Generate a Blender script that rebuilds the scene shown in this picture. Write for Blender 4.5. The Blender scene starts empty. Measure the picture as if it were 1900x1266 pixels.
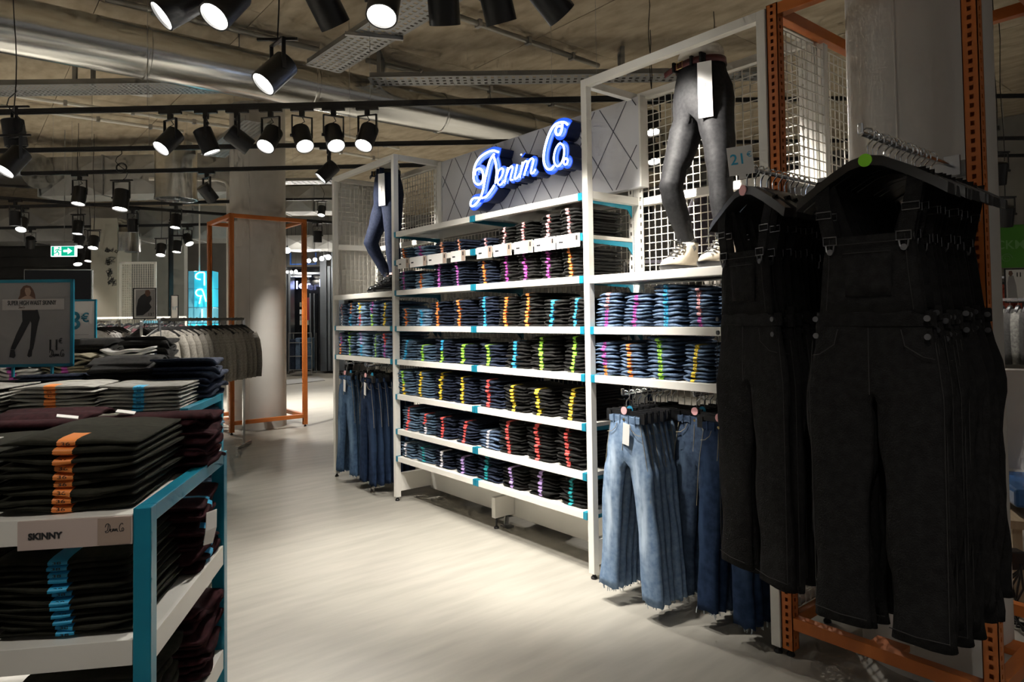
import bpy, math, random
from mathutils import Vector, Matrix, noise
sc = bpy.context.scene
col = sc.collection
rnd = random.Random(7)
PI = math.pi

# ---------------------------------------------------------------- camera
FPX, YAW, PITCH, ROLL, PPX, PPY = 1263.0, .6866, .0294, -.0142, 952.0, 551.0
CAM = Vector((0, 0, 1.45))
FWD = Vector((math.sin(YAW)*math.cos(PITCH), math.cos(YAW)*math.cos(PITCH), math.sin(PITCH)))
_r = Vector((math.cos(YAW), -math.sin(YAW), 0)); _u = _r.cross(FWD)
RIGHT = _r*math.cos(ROLL) + _u*math.sin(ROLL)
UP = -_r*math.sin(ROLL) + _u*math.cos(ROLL)
cd = bpy.data.cameras.new('camera'); cam = bpy.data.objects.new('camera', cd); col.objects.link(cam)
cd.sensor_width = 36; cd.lens = 36*FPX/1900
cd.shift_x = (950-PPX)/1900; cd.shift_y = (PPY-633)/1900
cd.clip_start = .05; cd.clip_end = 200
m = Matrix((RIGHT, UP, -FWD)).transposed().to_4x4(); m.translation = CAM
cam.matrix_world = m
sc.camera = cam

# ---------------------------------------------------------------- world, exposure
w = bpy.data.worlds.new('world'); sc.world = w; w.use_nodes = True
bg = w.node_tree.nodes['Background']
bg.inputs['Color'].default_value = (1.0, .95, .88, 1); bg.inputs['Strength'].default_value = .085
sc.view_settings.view_transform = 'Standard'; sc.view_settings.look = 'None'
sc.view_settings.gamma = 1; sc.view_settings.use_curve_mapping = False
sc.view_settings.exposure = 0.7
SPOT_W = 84.0        # watts of an ordinary track spotlight

cy = sc.cycles
cy.max_bounces = 4; cy.diffuse_bounces = 3; cy.glossy_bounces = 3; cy.transmission_bounces = 2; cy.transparent_max_bounces = 4
cy.caustics_reflective = False; cy.caustics_refractive = False; cy.sample_clamp_indirect = 6
cy.use_adaptive_sampling = True; cy.adaptive_threshold = .07; cy.adaptive_min_samples = 12
# ---------------------------------------------------------------- the room's axes: a point of the photograph put at a known distance
def ray(x, y): return FWD*FPX + RIGHT*(x-PPX) - UP*(y-PPY)
def at(x, y, d): return CAM + ray(x, y)*(d/FPX)
def onX(x, y, X): r = ray(x, y); return CAM + r*(X/r.x)
def onY(x, y, Y): r = ray(x, y); return CAM + r*(Y/r.y)
def onZ(x, y, Z): r = ray(x, y); return CAM + r*((Z-CAM.z)/r.z)
RH = Vector((RIGHT.x, RIGHT.y, 0)).normalized(); FH = Vector((FWD.x, FWD.y, 0)).normalized()
def camdir(r, u, t): return (RH*r + Vector((0, 0, 1))*u - FH*t).normalized()   # right, up, towards the viewer
AISLE = -PI/2          # turn of a thing whose front looks into the aisle (-X)
FACE = -YAW            # turn of a thing whose front looks at the viewer

# ---------------------------------------------------------------- materials
def mat(name, c, rough=.55, metal=0., spec=.5, emit=None, estr=0., alpha=None):
    m = bpy.data.materials.new(name); m.use_nodes = True
    b = m.node_tree.nodes['Principled BSDF']
    b.inputs['Base Color'].default_value = (*c, 1); b.inputs['Roughness'].default_value = rough
    b.inputs['Metallic'].default_value = metal; b.inputs['Specular IOR Level'].default_value = spec
    if emit: b.inputs['Emission Color'].default_value = (*emit, 1); b.inputs['Emission Strength'].default_value = estr
    return m
def nd(m, t, **k):
    n = m.node_tree.nodes.new(t)
    for a, v in k.items():
        if a in n.inputs: n.inputs[a].default_value = v
        else: setattr(n, a, v)
    return n
def lk(m, a, ao, b, bi): m.node_tree.links.new(a.outputs[ao], b.inputs[bi])
def ramp(m, pts):
    n = m.node_tree.nodes.new('ShaderNodeValToRGB'); e = n.color_ramp.elements
    while len(e) < len(pts): e.new(.5)
    for i, (p, c) in enumerate(pts): e[i].position = p; e[i].color = (*c, 1)
    return n
def bsdf(m): return m.node_tree.nodes['Principled BSDF']
def noisy(name, c1, c2, scale=6, rough=.6, metal=0., bump=0., bscale=60, stretch=(1, 1, 1), detail=5, spec=.4, coord='Object', lo=.35, hi=.65):
    m = mat(name, c1, rough, metal, spec)
    tc = nd(m, 'ShaderNodeTexCoord'); mp = nd(m, 'ShaderNodeMapping'); mp.inputs['Scale'].default_value = stretch
    lk(m, tc, coord, mp, 'Vector')
    n = nd(m, 'ShaderNodeTexNoise', Scale=scale, Detail=detail); lk(m, mp, 'Vector', n, 'Vector')
    r = ramp(m, [(lo, c1), (hi, c2)]); lk(m, n, 'Fac', r, 'Fac'); lk(m, r, 'Color', bsdf(m), 'Base Color')
    if bump:
        n2 = nd(m, 'ShaderNodeTexNoise', Scale=bscale, Detail=3); lk(m, mp, 'Vector', n2, 'Vector')
        bp = nd(m, 'ShaderNodeBump', Strength=bump, Distance=.01); lk(m, n2, 'Fac', bp, 'Height'); lk(m, bp, 'Normal', bsdf(m), 'Normal')
    return m
def cloth(name, c1, c2, scale=40, rough=.92, sheen=0., bump=0., fade=None):
    m = noisy(name, c1, c2, scale, rough, bump=bump, bscale=220, spec=.15)
    bsdf(m).inputs['Sheen Weight'].default_value = sheen
    oi = nd(m, 'ShaderNodeObjectInfo'); mr = nd(m, 'ShaderNodeMapRange'); mr.inputs['To Min'].default_value = .8; mr.inputs['To Max'].default_value = 1.22
    lk(m, oi, 'Random', mr, 'Value')
    src = [l.from_node for l in m.node_tree.links if l.to_socket == bsdf(m).inputs['Base Color']][0]
    out = src.outputs['Color']
    if fade:    # worn, paler thighs and knees of the denim
        tc = nd(m, 'ShaderNodeTexCoord'); sx = nd(m, 'ShaderNodeSeparateXYZ'); lk(m, tc, 'Object', sx, 'Vector')
        def mth(op, *v):
            q = nd(m, 'ShaderNodeMath', operation=op)
            for i_, x_ in enumerate(v):
                if isinstance(x_, (int, float)): q.inputs[i_].default_value = x_
                else: m.node_tree.links.new(x_, q.inputs[i_])
            return q.outputs[0]
        def mr_(v, a_, b_):
            q = nd(m, 'ShaderNodeMapRange', interpolation_type='SMOOTHSTEP'); m.node_tree.links.new(v, q.inputs['Value']); q.inputs['From Min'].default_value = a_; q.inputs['From Max'].default_value = b_; return q.outputs['Result']
        legc = mth('ADD', .055, mth('MULTIPLY', sx.outputs['Z'], -.085))
        ax = mth('ABSOLUTE', mth('SUBTRACT', mth('ABSOLUTE', sx.outputs['X']), legc))
        n = nd(m, 'ShaderNodeTexNoise', Scale=14., Detail=5); mp = nd(m, 'ShaderNodeMapping'); mp.inputs['Scale'].default_value = (2., 1, .35); lk(m, tc, 'Object', mp, 'Vector'); lk(m, mp, 'Vector', n, 'Vector')
        fz = mth('MULTIPLY', mr_(sx.outputs['Z'], -.16, -.36), mr_(sx.outputs['Z'], -.92, -.62))
        r = mth('MULTIPLY', mth('MULTIPLY', mr_(ax, .055, .0), fz), mr_(n.outputs['Fac'], .25, .7))
        mx = nd(m, 'ShaderNodeMix', data_type='RGBA'); mx.inputs['B'].default_value = (*fade, 1)
        m.node_tree.links.new(r, mx.inputs['Factor']); m.node_tree.links.new(out, mx.inputs[6]); mx.inputs[7].default_value = (*fade, 1)
        out = mx.outputs[2]
    hs = nd(m, 'ShaderNodeHueSaturation'); m.node_tree.links.new(out, hs.inputs['Color']); lk(m, mr, 'Result', hs, 'Value')
    lk(m, hs, 'Color', bsdf(m), 'Base Color')
    return m
def glow(name, c, s):
    m = mat(name, (0, 0, 0), .5, emit=c, estr=s); return m

MT = {}
MT['floor'] = noisy('floor_concrete', (.335, .318, .28), (.41, .39, .345), 7, .42, stretch=(.3, 1.8, 1), detail=10, lo=.33, hi=.67)
MT['ceil'] = noisy('ceiling_boarding', (.42, .34, .235), (.60, .52, .39), 5, .85, stretch=(1.5, .6, 1), detail=12, lo=.32, hi=.66)
MT['ceil_gap'] = mat('ceiling_gap', (.10, .08, .05), .9)
MT['duct'] = noisy('galvanised_duct', (.66, .66, .64), (.78, .78, .76), 5, .22, 1., stretch=(.4, 3, 3))
MT['galv'] = noisy('galvanised_sheet', (.36, .37, .37), (.48, .49, .49), 9, .42, .85)
MT['tray'] = mat('cable_tray', (.30, .30, .29), .5, .6)
MT['ductbox'] = noisy('insulated_duct', (.34, .34, .33), (.42, .42, .41), 3, .5, .35)
MT['pipe'] = mat('grey_conduit', (.36, .34, .30), .45, .5)
MT['white'] = noisy('white_paint', (.74, .72, .67), (.80, .78, .73), 3, .38)
MT['colwhite'] = noisy('column_paint', (.55, .53, .50), (.62, .60, .57), 2, .6)
MT['orange'] = noisy('orange_paint', (.52, .14, .025), (.60, .18, .04), 4, .38)
MT['teal'] = noisy('teal_paint', (.006, .17, .27), (.012, .23, .34), 5, .32)
MT['black'] = mat('black_paint', (.010, .010, .011), .38)
MT['blackp'] = mat('black_plastic', (.012, .012, .013), .32)
MT['dark'] = mat('dark_recess', (.015, .014, .013), .8)
MT['chrome'] = mat('chrome', (.75, .76, .78), .16, 1.)
MT['steel'] = mat('dull_steel', (.45, .45, .46), .35, 1.)
MT['brass'] = mat('brass', (.80, .60, .30), .25, 1.)
MT['lens'] = glow('lamp_lens', (1., .97, .90), 12.)
MT['paper'] = mat('paper_white', (.80, .79, .77), .6)
MT['ink'] = mat('ink_black', (.012, .012, .014), .6)
MT['inkteal'] = mat('ink_teal', (.02, .22, .32), .6)
MT['inkcyan'] = mat('ink_cyan', (.05, .45, .70), .6)
MT['wire'] = mat('white_wire', (.72, .69, .62), .4)
MT['signpanel'] = mat('sign_panel_grey', (.70, .70, .73), .28)
MT['signline'] = mat('sign_line', (.09, .09, .12), .5)
# cloth colours of the folded jeans
MT['bk'] = cloth('black_denim', (.009, .0085, .0082), (.0175, .0168, .016), 60, sheen=.06)
MT['dk'] = cloth('navy_denim', (.014, .019, .036), (.032, .042, .072), 50)
MT['mid'] = cloth('mid_blue_denim', (.075, .118, .20), (.145, .205, .31), 45)
MT['lt'] = cloth('light_blue_denim', (.17, .28, .43), (.28, .41, .56), 45)
MT['slate'] = cloth('slate_blue_denim', (.06, .105, .165), (.12, .18, .255), 45)
MT['charcoal'] = cloth('charcoal_green_twill', (.016, .016, .011), (.026, .025, .018), 60)
MT['maroon'] = cloth('maroon_twill', (.020, .006, .008), (.042, .012, .015), 40)
MT['greyj'] = cloth('washed_grey_denim', (.24, .235, .215), (.40, .39, .36), 30)
MT['greyd'] = cloth('dark_grey_denim', (.035, .034, .032), (.07, .068, .062), 40)
MT['whitej'] = cloth('white_denim', (.55, .54, .52), (.72, .71, .69), 30)
MT['khaki'] = cloth('khaki_cotton', (.22, .20, .14), (.30, .27, .2), 30)
MT['marl'] = cloth('grey_marl_jersey', (.22, .205, .18), (.33, .31, .275), 60)
MT['hang_light'] = cloth('washed_light_denim', (.115, .18, .29), (.19, .27, .39), 40, fade=(.50, .60, .72))
MT['hang_mid'] = cloth('washed_mid_denim', (.035, .07, .13), (.062, .11, .19), 40, fade=(.15, .23, .33))
MT['hang_dark'] = cloth('raw_dark_denim', (.008, .018, .045), (.018, .034, .075), 30, fade=(.03, .055, .11))
MT['hang_navy'] = cloth('ripped_navy_denim', (.022, .036, .066), (.042, .064, .105), 40, fade=(.08, .12, .18))
MT['dung'] = cloth('black_twill', (.0105, .010, .0102), (.017, .0165, .0168), 40, bump=.4)
MT['stitch'] = mat('stitching', (.026, .025, .024), .9)
MT['stitchb'] = mat('denim_stitching', (.30, .26, .18), .9)
MT['fray'] = mat('frayed_threads', (.45, .50, .56), .9)
STRIP = {'orange': (.90, .28, .06), 'cyan': (.04, .42, .72), 'magenta': (.50, .08, .42), 'violet': (.55, .14, .55), 'pink': (.88, .46, .48),
         'green': (.36, .72, .08), 'yellow': (.88, .66, .06), 'red': (.80, .11, .10), 'white': (.78, .76, .82), 'lilac': (.55, .38, .76), 'teal': (.02, .36, .40), 'peach': (.88, .44, .28)}
for k, c in STRIP.items(): MT['s_'+k] = mat('size_strip_'+k, c, .45)

# ---------------------------------------------------------------- mesh building
class MB:
    def __init__(s): s.v = []; s.f = []
    def add(s, vs, fs, M=None):
        o = len(s.v); s.v += [tuple(M @ Vector(v)) if M else tuple(v) for v in vs]; s.f += [tuple(i+o for i in f) for f in fs]; return s
    def box(s, x0, x1, y0, y1, z0, z1, M=None):
        return s.add([(x0, y0, z0), (x1, y0, z0), (x1, y1, z0), (x0, y1, z0), (x0, y0, z1), (x1, y0, z1), (x1, y1, z1), (x0, y1, z1)],
                     [(3, 2, 1, 0), (4, 5, 6, 7), (0, 1, 5, 4), (1, 2, 6, 5), (2, 3, 7, 6), (3, 0, 4, 7)], M)
    def bar(s, p, q, a, b, up=(0, 0, 1)):
        p, q = Vector(p), Vector(q); d = (q-p).normalized(); up = Vector(up)
        if abs(d.dot(up)) > .98: up = Vector((0, 1, 0))
        x = d.cross(up).normalized()*a/2; y = x.cross(d).normalized()*b/2
        return s.add([p-x-y, p+x-y, p+x+y, p-x+y, q-x-y, q+x-y, q+x+y, q-x+y], [(3, 2, 1, 0), (4, 5, 6, 7), (0, 1, 5, 4), (1, 2, 6, 5), (2, 3, 7, 6), (3, 0, 4, 7)])
    def loft(s, rings, cap=True, closed=True):
        n = len(rings[0]); o = len(s.v)
        for r in rings: s.v += [tuple(p) for p in r]
        for i in range(len(rings)-1):
            for j in range(n if closed else n-1):
                a = o+i*n+j; b = o+i*n+(j+1) % n; s.f.append((a, b, b+n, a+n))
        if cap and closed:
            s.f.append(tuple(o+j for j in reversed(range(n)))); s.f.append(tuple(o+(len(rings)-1)*n+j for j in range(n)))
        return s
    def tube(s, pts, r, n=8, closed=False):
        pts = [Vector(p) for p in pts]; R = r if hasattr(r, '__len__') else [r]*len(pts); rings = []; N = len(pts); pv = None
        for i, p in enumerate(pts):
            a = pts[(i-1) % N] if (closed or i > 0) else p; b = pts[(i+1) % N] if (closed or i < N-1) else p
            t = (b-a).normalized() if (b-a).length > 1e-9 else Vector((0, 0, 1))
            if pv is None:
                pv = t.cross(Vector((0, 0, 1))); pv = pv if pv.length > .05 else t.cross(Vector((0, 1, 0)))
            x = (pv - t*pv.dot(t)); x = x.normalized() if x.length > 1e-6 else t.orthogonal().normalized(); pv = x; y = t.cross(x)
            rings.append([p+(x*math.cos(2*PI*k/n)+y*math.sin(2*PI*k/n))*R[i] for k in range(n)])
        if closed: rings.append(rings[0])
        return s.loft(rings, cap=not closed)
    def cyl(s, p, q, r0, r1=None, n=20): return s.tube([p, q], [r0, r0 if r1 is None else r1], n)
    def lathe(s, prof, n=24, c=(0, 0, 0), cap=True):
        return s.loft([[(c[0]+r*math.cos(2*PI*k/n), c[1]+r*math.sin(2*PI*k/n), c[2]+z) for k in range(n)] for r, z in prof], cap)
    def mesh(s, name, m, smooth=False):
        me = bpy.data.meshes.new(name); me.from_pydata(s.v, [], s.f); me.materials.append(MT[m] if isinstance(m, str) else m)
        if smooth:
            me.polygons.foreach_set('use_smooth', [True]*len(me.polygons))
            if smooth != 'all': me.set_sharp_from_angle(angle=math.radians(40))
        return me
    def build(s, name, m, parent=None, smooth=False, bevel=0):
        o = bpy.data.objects.new(name, s.mesh(name, m, smooth)); col.objects.link(o); o.parent = parent
        if bevel:
            b = o.modifiers.new('bevel', 'BEVEL'); b.width = bevel; b.segments = 2; b.limit_method = 'ANGLE'
        return o
def tag(o, label, cat, group=None, kind=None):
    if kind: o['kind'] = kind
    if label: o['label'] = label
    if cat: o['category'] = cat
    if group: o['group'] = group
    return o
def thing(name, label, cat, loc=(0, 0, 0), rz=0., group=None):
    o = bpy.data.objects.new(name, None); col.objects.link(o); o.location = loc; o.rotation_euler = (0, 0, rz); o.empty_display_size = .05
    return tag(o, label, cat, group)
def inst(name, me, parent=None, loc=(0, 0, 0), rot=(0, 0, 0), sca=(1, 1, 1), M=None):
    o = bpy.data.objects.new(name, me); col.objects.link(o); o.parent = parent
    if M is not None: o.matrix_local = M
    else: o.location = loc; o.rotation_euler = rot; o.scale = sca
    return o
def struct(o): o['kind'] = 'structure'; return o
_tc = {}
def textmesh(s, size, m, depth=.0006, bold=0., shear=0.):
    k = (s, size, m, depth, bold, shear)
    if k in _tc: return _tc[k]
    c = bpy.data.curves.new('text', 'FONT'); c.body = s; c.size = size; c.extrude = depth; c.align_x = 'CENTER'; c.align_y = 'CENTER'; c.offset = bold; c.shear = shear; c.resolution_u = 3
    o = bpy.data.objects.new('text', c); me = bpy.data.meshes.new_from_object(o); bpy.data.objects.remove(o); bpy.data.curves.remove(c)
    me.materials.clear(); me.materials.append(MT[m]); _tc[k] = me
    return me
def text(name, s, size, m, parent, loc, sx=1., bold=0., shear=0., rz=0.):     # upright lettering on a surface that looks to local -y
    o = inst(name, textmesh(s, size, m, .0006, bold, shear), parent, loc, (PI/2, 0, rz), (sx, 1, 1)); return o
ORD = ['first', 'second', 'third', 'fourth', 'fifth', 'sixth', 'seventh', 'eighth', 'ninth', 'tenth', 'eleventh', 'twelfth', 'thirteenth', 'fourteenth', 'fifteenth', 'sixteenth', 'seventeenth', 'eighteenth']
# ================================================================ THE SETTING
struct(MB().box(-9, 16, -6, 26, -.1, 0).build('floor', 'floor'))
CZ = 4.4
ceil = struct(MB().box(-9, 16, -6, 26, CZ+.03, CZ+.25).build('ceiling', 'ceil_gap'))
pm = MB().box(0, 1.244, 0, 2.494, 0, .05).mesh('ceiling_board', 'ceil')
for i in range(20):
    for j in range(12):
        x, y = -9+1.25*i, -6+2.5*j + (1.25 if i % 2 else 0)
        inst('board', pm, ceil, (x, y, CZ - .004*rnd.random()))
# round columns
def column(name, cx, cy, r, seam):
    c = struct(MB().lathe([(r, 0), (r, CZ+.02)], 64, (cx, cy, 0)).build(name, 'colwhite', None, True))
    MB().cyl((cx+(r+.001)*math.cos(seam), cy+(r+.001)*math.sin(seam), 0), (cx+(r+.001)*math.cos(seam), cy+(r+.001)*math.sin(seam), CZ), .004, n=6).build('seam', 'colwhite', c)
    return c
CR = (3.20, 1.135, .272)
column('trim_1', *CR, PI*1.02)
C1 = (3.235, 9.50, .365)
c1 = column('trim_2', *C1, PI*1.3)
# downpipe on the far column
p0 = at(423, 440, 10.0)
MB().tube([(p0.x, p0.y, 0.1), (p0.x, p0.y, 3.0), (p0.x, p0.y, 3.42), (p0.x-.03, p0.y+.03, 3.5), (p0.x-.12, p0.y+.10, 3.53), (p0.x-.9, p0.y+.7, 3.55)], .022, 10).build('downpipe', 'white', c1, True)

# far walls
def wall(name, p, q, z0, z1, th, m):
    return struct(MB().bar((p[0], p[1], (z0+z1)/2), (q[0], q[1], (z0+z1)/2), th, z1-z0).build(name, m))
MT['wallgrey'] = noisy('far_wall_grey', (.16, .155, .145), (.20, .195, .18), 2, .8)
MT['walldark'] = noisy('far_wall_dark', (.022, .021, .020), (.035, .033, .031), 3, .75)
MT['wallpale'] = noisy('far_wall_pale', (.50, .47, .39), (.56, .53, .45), 2, .8)
a = at(-420, 500, 19.5); b = at(1150, 500, 19.5); wall('wall_back', a, b, 0, CZ, .2, 'wallgrey')
wall('wall_right', (12.5, -6), (12.5, 24), 0, CZ, .2, 'wallgrey')
# dark slatted partition at the far left
a = at(-160, 520, 13.6); b = at(167, 520, 13.6)
wd = wall('wall_left', a, b, 0, 3.0, .12, 'walldark')
for k in range(14):
    z = .15+.21*k; d = (b-a).normalized(); off = -FH*.075
    MB().bar(a+off+Vector((0, 0, z-a.z)), b+off+Vector((0, 0, z-b.z)), .03, .17).build('slat', 'walldark', wd)

# ================================================================ CEILING SERVICES
def rings_on(mb, p, q, r, step, n=48):
    p, q = Vector(p), Vector(q); L = (q-p).length; d = (q-p)/L; k = step*.4
    while k < L:
        mb.cyl(p+d*(k-.012), p+d*(k+.012), r+.006, n=n); k += step
# big round duct across the shop
DY, DZ, DR = 7.0, 3.93, .24
du = thing('round_duct', 'large round galvanised air duct crossing under the boarded ceiling', 'duct', (-3, DY, DZ))
MB().cyl((0, 0, 0), (14, 0, .09), DR, n=64).build('pipe', 'duct', du, True)
for xk in (1.6, 4.35, 5.95, 7.6, 9.0):
    j = MB().lathe([(DR+.002, -.02), (DR+.009, -.012), (DR+.009, .012), (DR+.002, .02)], 64, cap=False).build('joint_ring', 'duct', du, True)
    j.location = (xk, 0, xk*.0064); j.rotation_euler = (0, PI/2, 0)
for xk in (2.2, 5.2, 8.4): MB().cyl((xk, 0, DR), (xk, 0, CZ-DZ), .006, n=6).build('hanger_rod', 'steel', du)
# perforated cable trays
MT['perf'] = mat('perforated_sheet', (.42, .43, .44), .4, .7)
def perf_tray(label, p, q, wd_, h=.06, name='cable_tray', pitch=.05, across=True, brackets=()):
    p, q = Vector(p), Vector(q); L = (q-p).length; ang = math.atan2(q.y-p.y, q.x-p.x)
    t = thing(name, label, 'cable tray', p, ang)
    # sheet with real square holes: rails along and across between the holes
    n = max(2, int(round(wd_/pitch))); mb = MB(); hw = pitch*.45
    for i in range(n+1):
        y = -wd_/2+wd_*i/n; mb.box(0, L, y-(pitch-hw)/2, y+(pitch-hw)/2, 0, .0025)
    k = 0; m_ = int(L/pitch)
    for k in range(m_+1):
        x = L*k/m_; mb.box(x-(pitch-hw)/2, x+(pitch-hw)/2, -wd_/2, wd_/2, .0004, .0022)
    mb.build('perforated_sheet', 'perf', t)
    for s in (-1, 1): MB().box(0, L, s*wd_/2-.002, s*wd_/2+.002, 0, h).build('side_rail', 'tray', t)
    for bx in brackets:
        b_ = MB()
        b_.box(bx-.02, bx+.02, -wd_/2, -wd_/2+.03, 0, .30).box(bx-.02, bx+.02, wd_/2-.03, wd_/2, 0, .30).box(bx-.02, bx+.02, -wd_/2, wd_/2, .28, .31)
        b_.build('hanging_bracket', 'tray', t); MB().cyl((bx, 0, .31), (bx, 0, CZ-p.z), .005, n=6).build('threaded_rod', 'steel', t)
    return t
tz = 3.95
a = onZ(600, 128, tz); b = onZ(850, -30, tz)
perf_tray('wide perforated cable tray running diagonally above the top spotlights', a, b, .34, pitch=.062)
p1 = onZ(640, 62, tz-.02); p2 = onZ(748, 72, tz-.02)
tag(MB().bar(p1, p2, .03, .03).build('strut_channel', 'steel'), 'short steel strut channel under the diagonal perforated tray', 'strut')
a = at(690, 152, 7.5); b = at(1420, 140, 7.5); b.z = a.z
perf_tray('ribbed cable tray hung level behind the sign panel', a, b, .25, pitch=.075, brackets=(.1, 2.75))
a = at(-60, 170, 7.3); b = at(400, 160, 7.3); b.z = a.z
perf_tray('perforated cable tray below the duct at far left', a, b, .34, pitch=.05, brackets=(1.25,))
a = at(395, 290, 9.6); b = at(480, 215, 8.0); b.z = a.z
perf_tray('short perforated tray behind the row of track spotlights', a, b, .3, pitch=.05)
a = at(500, 340, 13.0); b = at(640, 338, 13.0); b.z = a.z
perf_tray('far grey cable tray right of the round column', a, b, .3, pitch=.1)
# conduits on the ceiling
def conduit(label, p, q, r=.028, m='pipe'):
    c = thing('ceiling_conduit', label, 'conduit', p); p, q = Vector(p), Vector(q); d = q-p
    MB().cyl((0, 0, 0), d, r, n=12).build('pipe', m, c, True)
    for k in (.2, .5, .8):
        MB().bar(d*k-d.normalized()*.02, d*k+d.normalized()*.02, r*2.6, r*2.6).build('saddle_clip', 'steel', c)
    return c
cz = CZ-.08
for (x0, y0, x1, y1, l) in ((195, -2, 590, 92, 'thin grey ceiling conduit between the two left top spotlights'),
                            (820, 20, 1110, 122, 'grey ceiling conduit running down from the black top spotlights'),
                            (680, 112, 1090, 208, 'grey ceiling conduit passing above the level tray'),
                            ):
    conduit(l, onZ(x0, y0, cz), onZ(x1, y1, cz))
for (x0, y0, x1, y1, l) in ((30, 178, 430, 236, 'upper white conduit behind the long spotlight track'),
                            (0, 196, 340, 244, 'lower white conduit behind the long spotlight track'),
                            (600, 240, 740, 276, 'pale conduit above the left display bay'),
                            (520, 262, 730, 300, 'pale conduit right of the far column')):
    conduit(l, onZ(x0, y0, CZ-.10), onZ(x1, y1, CZ-.10), .025, 'white')
# emergency luminaire box
p = at(252, 172, 7.6); e = thing('ceiling_box', 'pale square box luminaire on the left tray', 'ceiling box', p, FACE+.5)
MB().box(-.17, .17, -.1, .1, 0, .07).build('body', 'white', e, bevel=.012); MB().box(-.14, .14, -.08, .08, -.012, 0).build('diffuser', 'paper', e)
# far insulated rectangular ducts with cross-broken panels
def boxduct(label, p, q, h, dep_, npan, loc_h=0):
    p, q = Vector(p), Vector(q); q.z = p.z; L = (q-p).length; ang = math.atan2(q.y-p.y, q.x-p.x)
    t = thing('rectangular_duct', label, 'duct', p, ang)
    MB().box(0, L, .02, dep_, -h, 0).build('core', 'ductbox', t)
    for i in range(npan):
        x0, x1 = L*i/npan+.008, L*(i+1)/npan-.008; c = ((x0+x1)/2, -.05, -h/2)
        MB().add([(x0, .02, -h), (x1, .02, -h), (x1, .02, 0), (x0, .02, 0), c], [(0, 1, 4), (1, 2, 4), (2, 3, 4), (3, 0, 4)]).build('panel', 'ductbox', t)
        c2 = ((x0+x1)/2, dep_/2, -h-.05)
        MB().add([(x0, dep_, -h), (x1, dep_, -h), (x1, .02, -h), (x0, .02, -h), c2], [(0, 1, 4), (1, 2, 4), (2, 3, 4), (3, 0, 4)]).build('panel', 'ductbox', t)
    for i in range(npan+1):
        x = L*i/npan; MB().box(x-.012, x+.012, -.012, dep_+.01, -h-.015, .012).build('flange', 'galv', t)
    return t
boxduct('upper grey rectangular duct above the far left spotlights', at(72, 292, 10.8), at(430, 318, 10.6), .62, .6, 3)
boxduct('lower grey rectangular duct lit blue over the neon box', at(-60, 388, 12.8), at(460, 398, 12.8), .62, .8, 5)
boxduct('far grey duct panel over the shop entrance', at(523, 345, 14.5), at(640, 340, 14.5), .55, .6, 2)
boxduct('low far duct above the globe lamps', at(523, 437, 16.5), at(640, 437, 16.5), .34, .6, 2)
p = at(70, 318, 10.5); q = at(-60, 312, 10.9); t = thing('round_duct', 'stub of bright round duct at the left edge', 'duct', p)
MB().cyl((0, 0, 0), q-p, .27, n=40).build('pipe', 'duct', t, True)
def drop(label, p, r, h, m='duct', ring=True):
    t = thing('duct_outlet', label, 'air outlet', p)
    MB().lathe([(r, h), (r, .03), (r*1.02, .03), (r*1.02, 0), (r*.9, 0), (r*.86, .06)], 48, cap=False).build('drum', m, t, True)
    MB().lathe([(r*.86, .05), (r*.86, .06)], 32).build('damper', 'dark', t)
    for k in range(10):
        a = 2*PI*k/10; MB().bar((r*.2*math.cos(a), r*.2*math.sin(a), .03), (r*.86*math.cos(a), r*.86*math.sin(a), .03), .004, .05).build('vane', 'galv', t)
    MB().lathe([(r*.2, .01), (r*.2, .05)], 20).build('hub', 'galv', t)
drop('round steel air outlet hanging left of the far column', at(327, 371, 9.4), .27, .78)
drop('small square-necked air outlet above the scribbled pillar', at(233, 468, 12.3), .25, .34)

# ================================================================ LIGHTING TRACKS AND SPOTLIGHTS
TZ = 3.15
SP_R, SP_L = .072, .20
hm = MB().lathe([(SP_R*.9, .0), (SP_R, -.006), (SP_R, -SP_L), (SP_R*.9, -SP_L), (SP_R*.86, -SP_L+.02)], 36).mesh('spot_housing', 'black', True)
lm = MB().lathe([(0.001, -SP_L+.012), (SP_R*.87, -SP_L+.012)], 36, cap=False).mesh('spot_lens', 'lens')
lmoff = MB().lathe([(0.001, -SP_L+.012), (SP_R*.87, -SP_L+.012)], 36, cap=False).mesh('spot_lens_off', 'dark')
knob = MB().cyl((SP_R-.004, 0, 0), (SP_R+.022, 0, 0), .012, n=12).mesh('spot_knob', 'blackp')
adm = MB().box(-.09, .09, -.016, .016, -.03, 0).box(-.018, .018, -.016, .016, -.075, -.03).mesh('spot_adapter', 'blackp')
ykm = MB().box(-SP_R-.012, SP_R+.012, -.010, .010, -.004, .004).box(-SP_R-.012, -SP_R-.004, -.010, .010, -.165, 0).box(SP_R+.004, SP_R+.012, -.010, .010, -.165, 0).mesh('spot_yoke', 'black')
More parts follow.
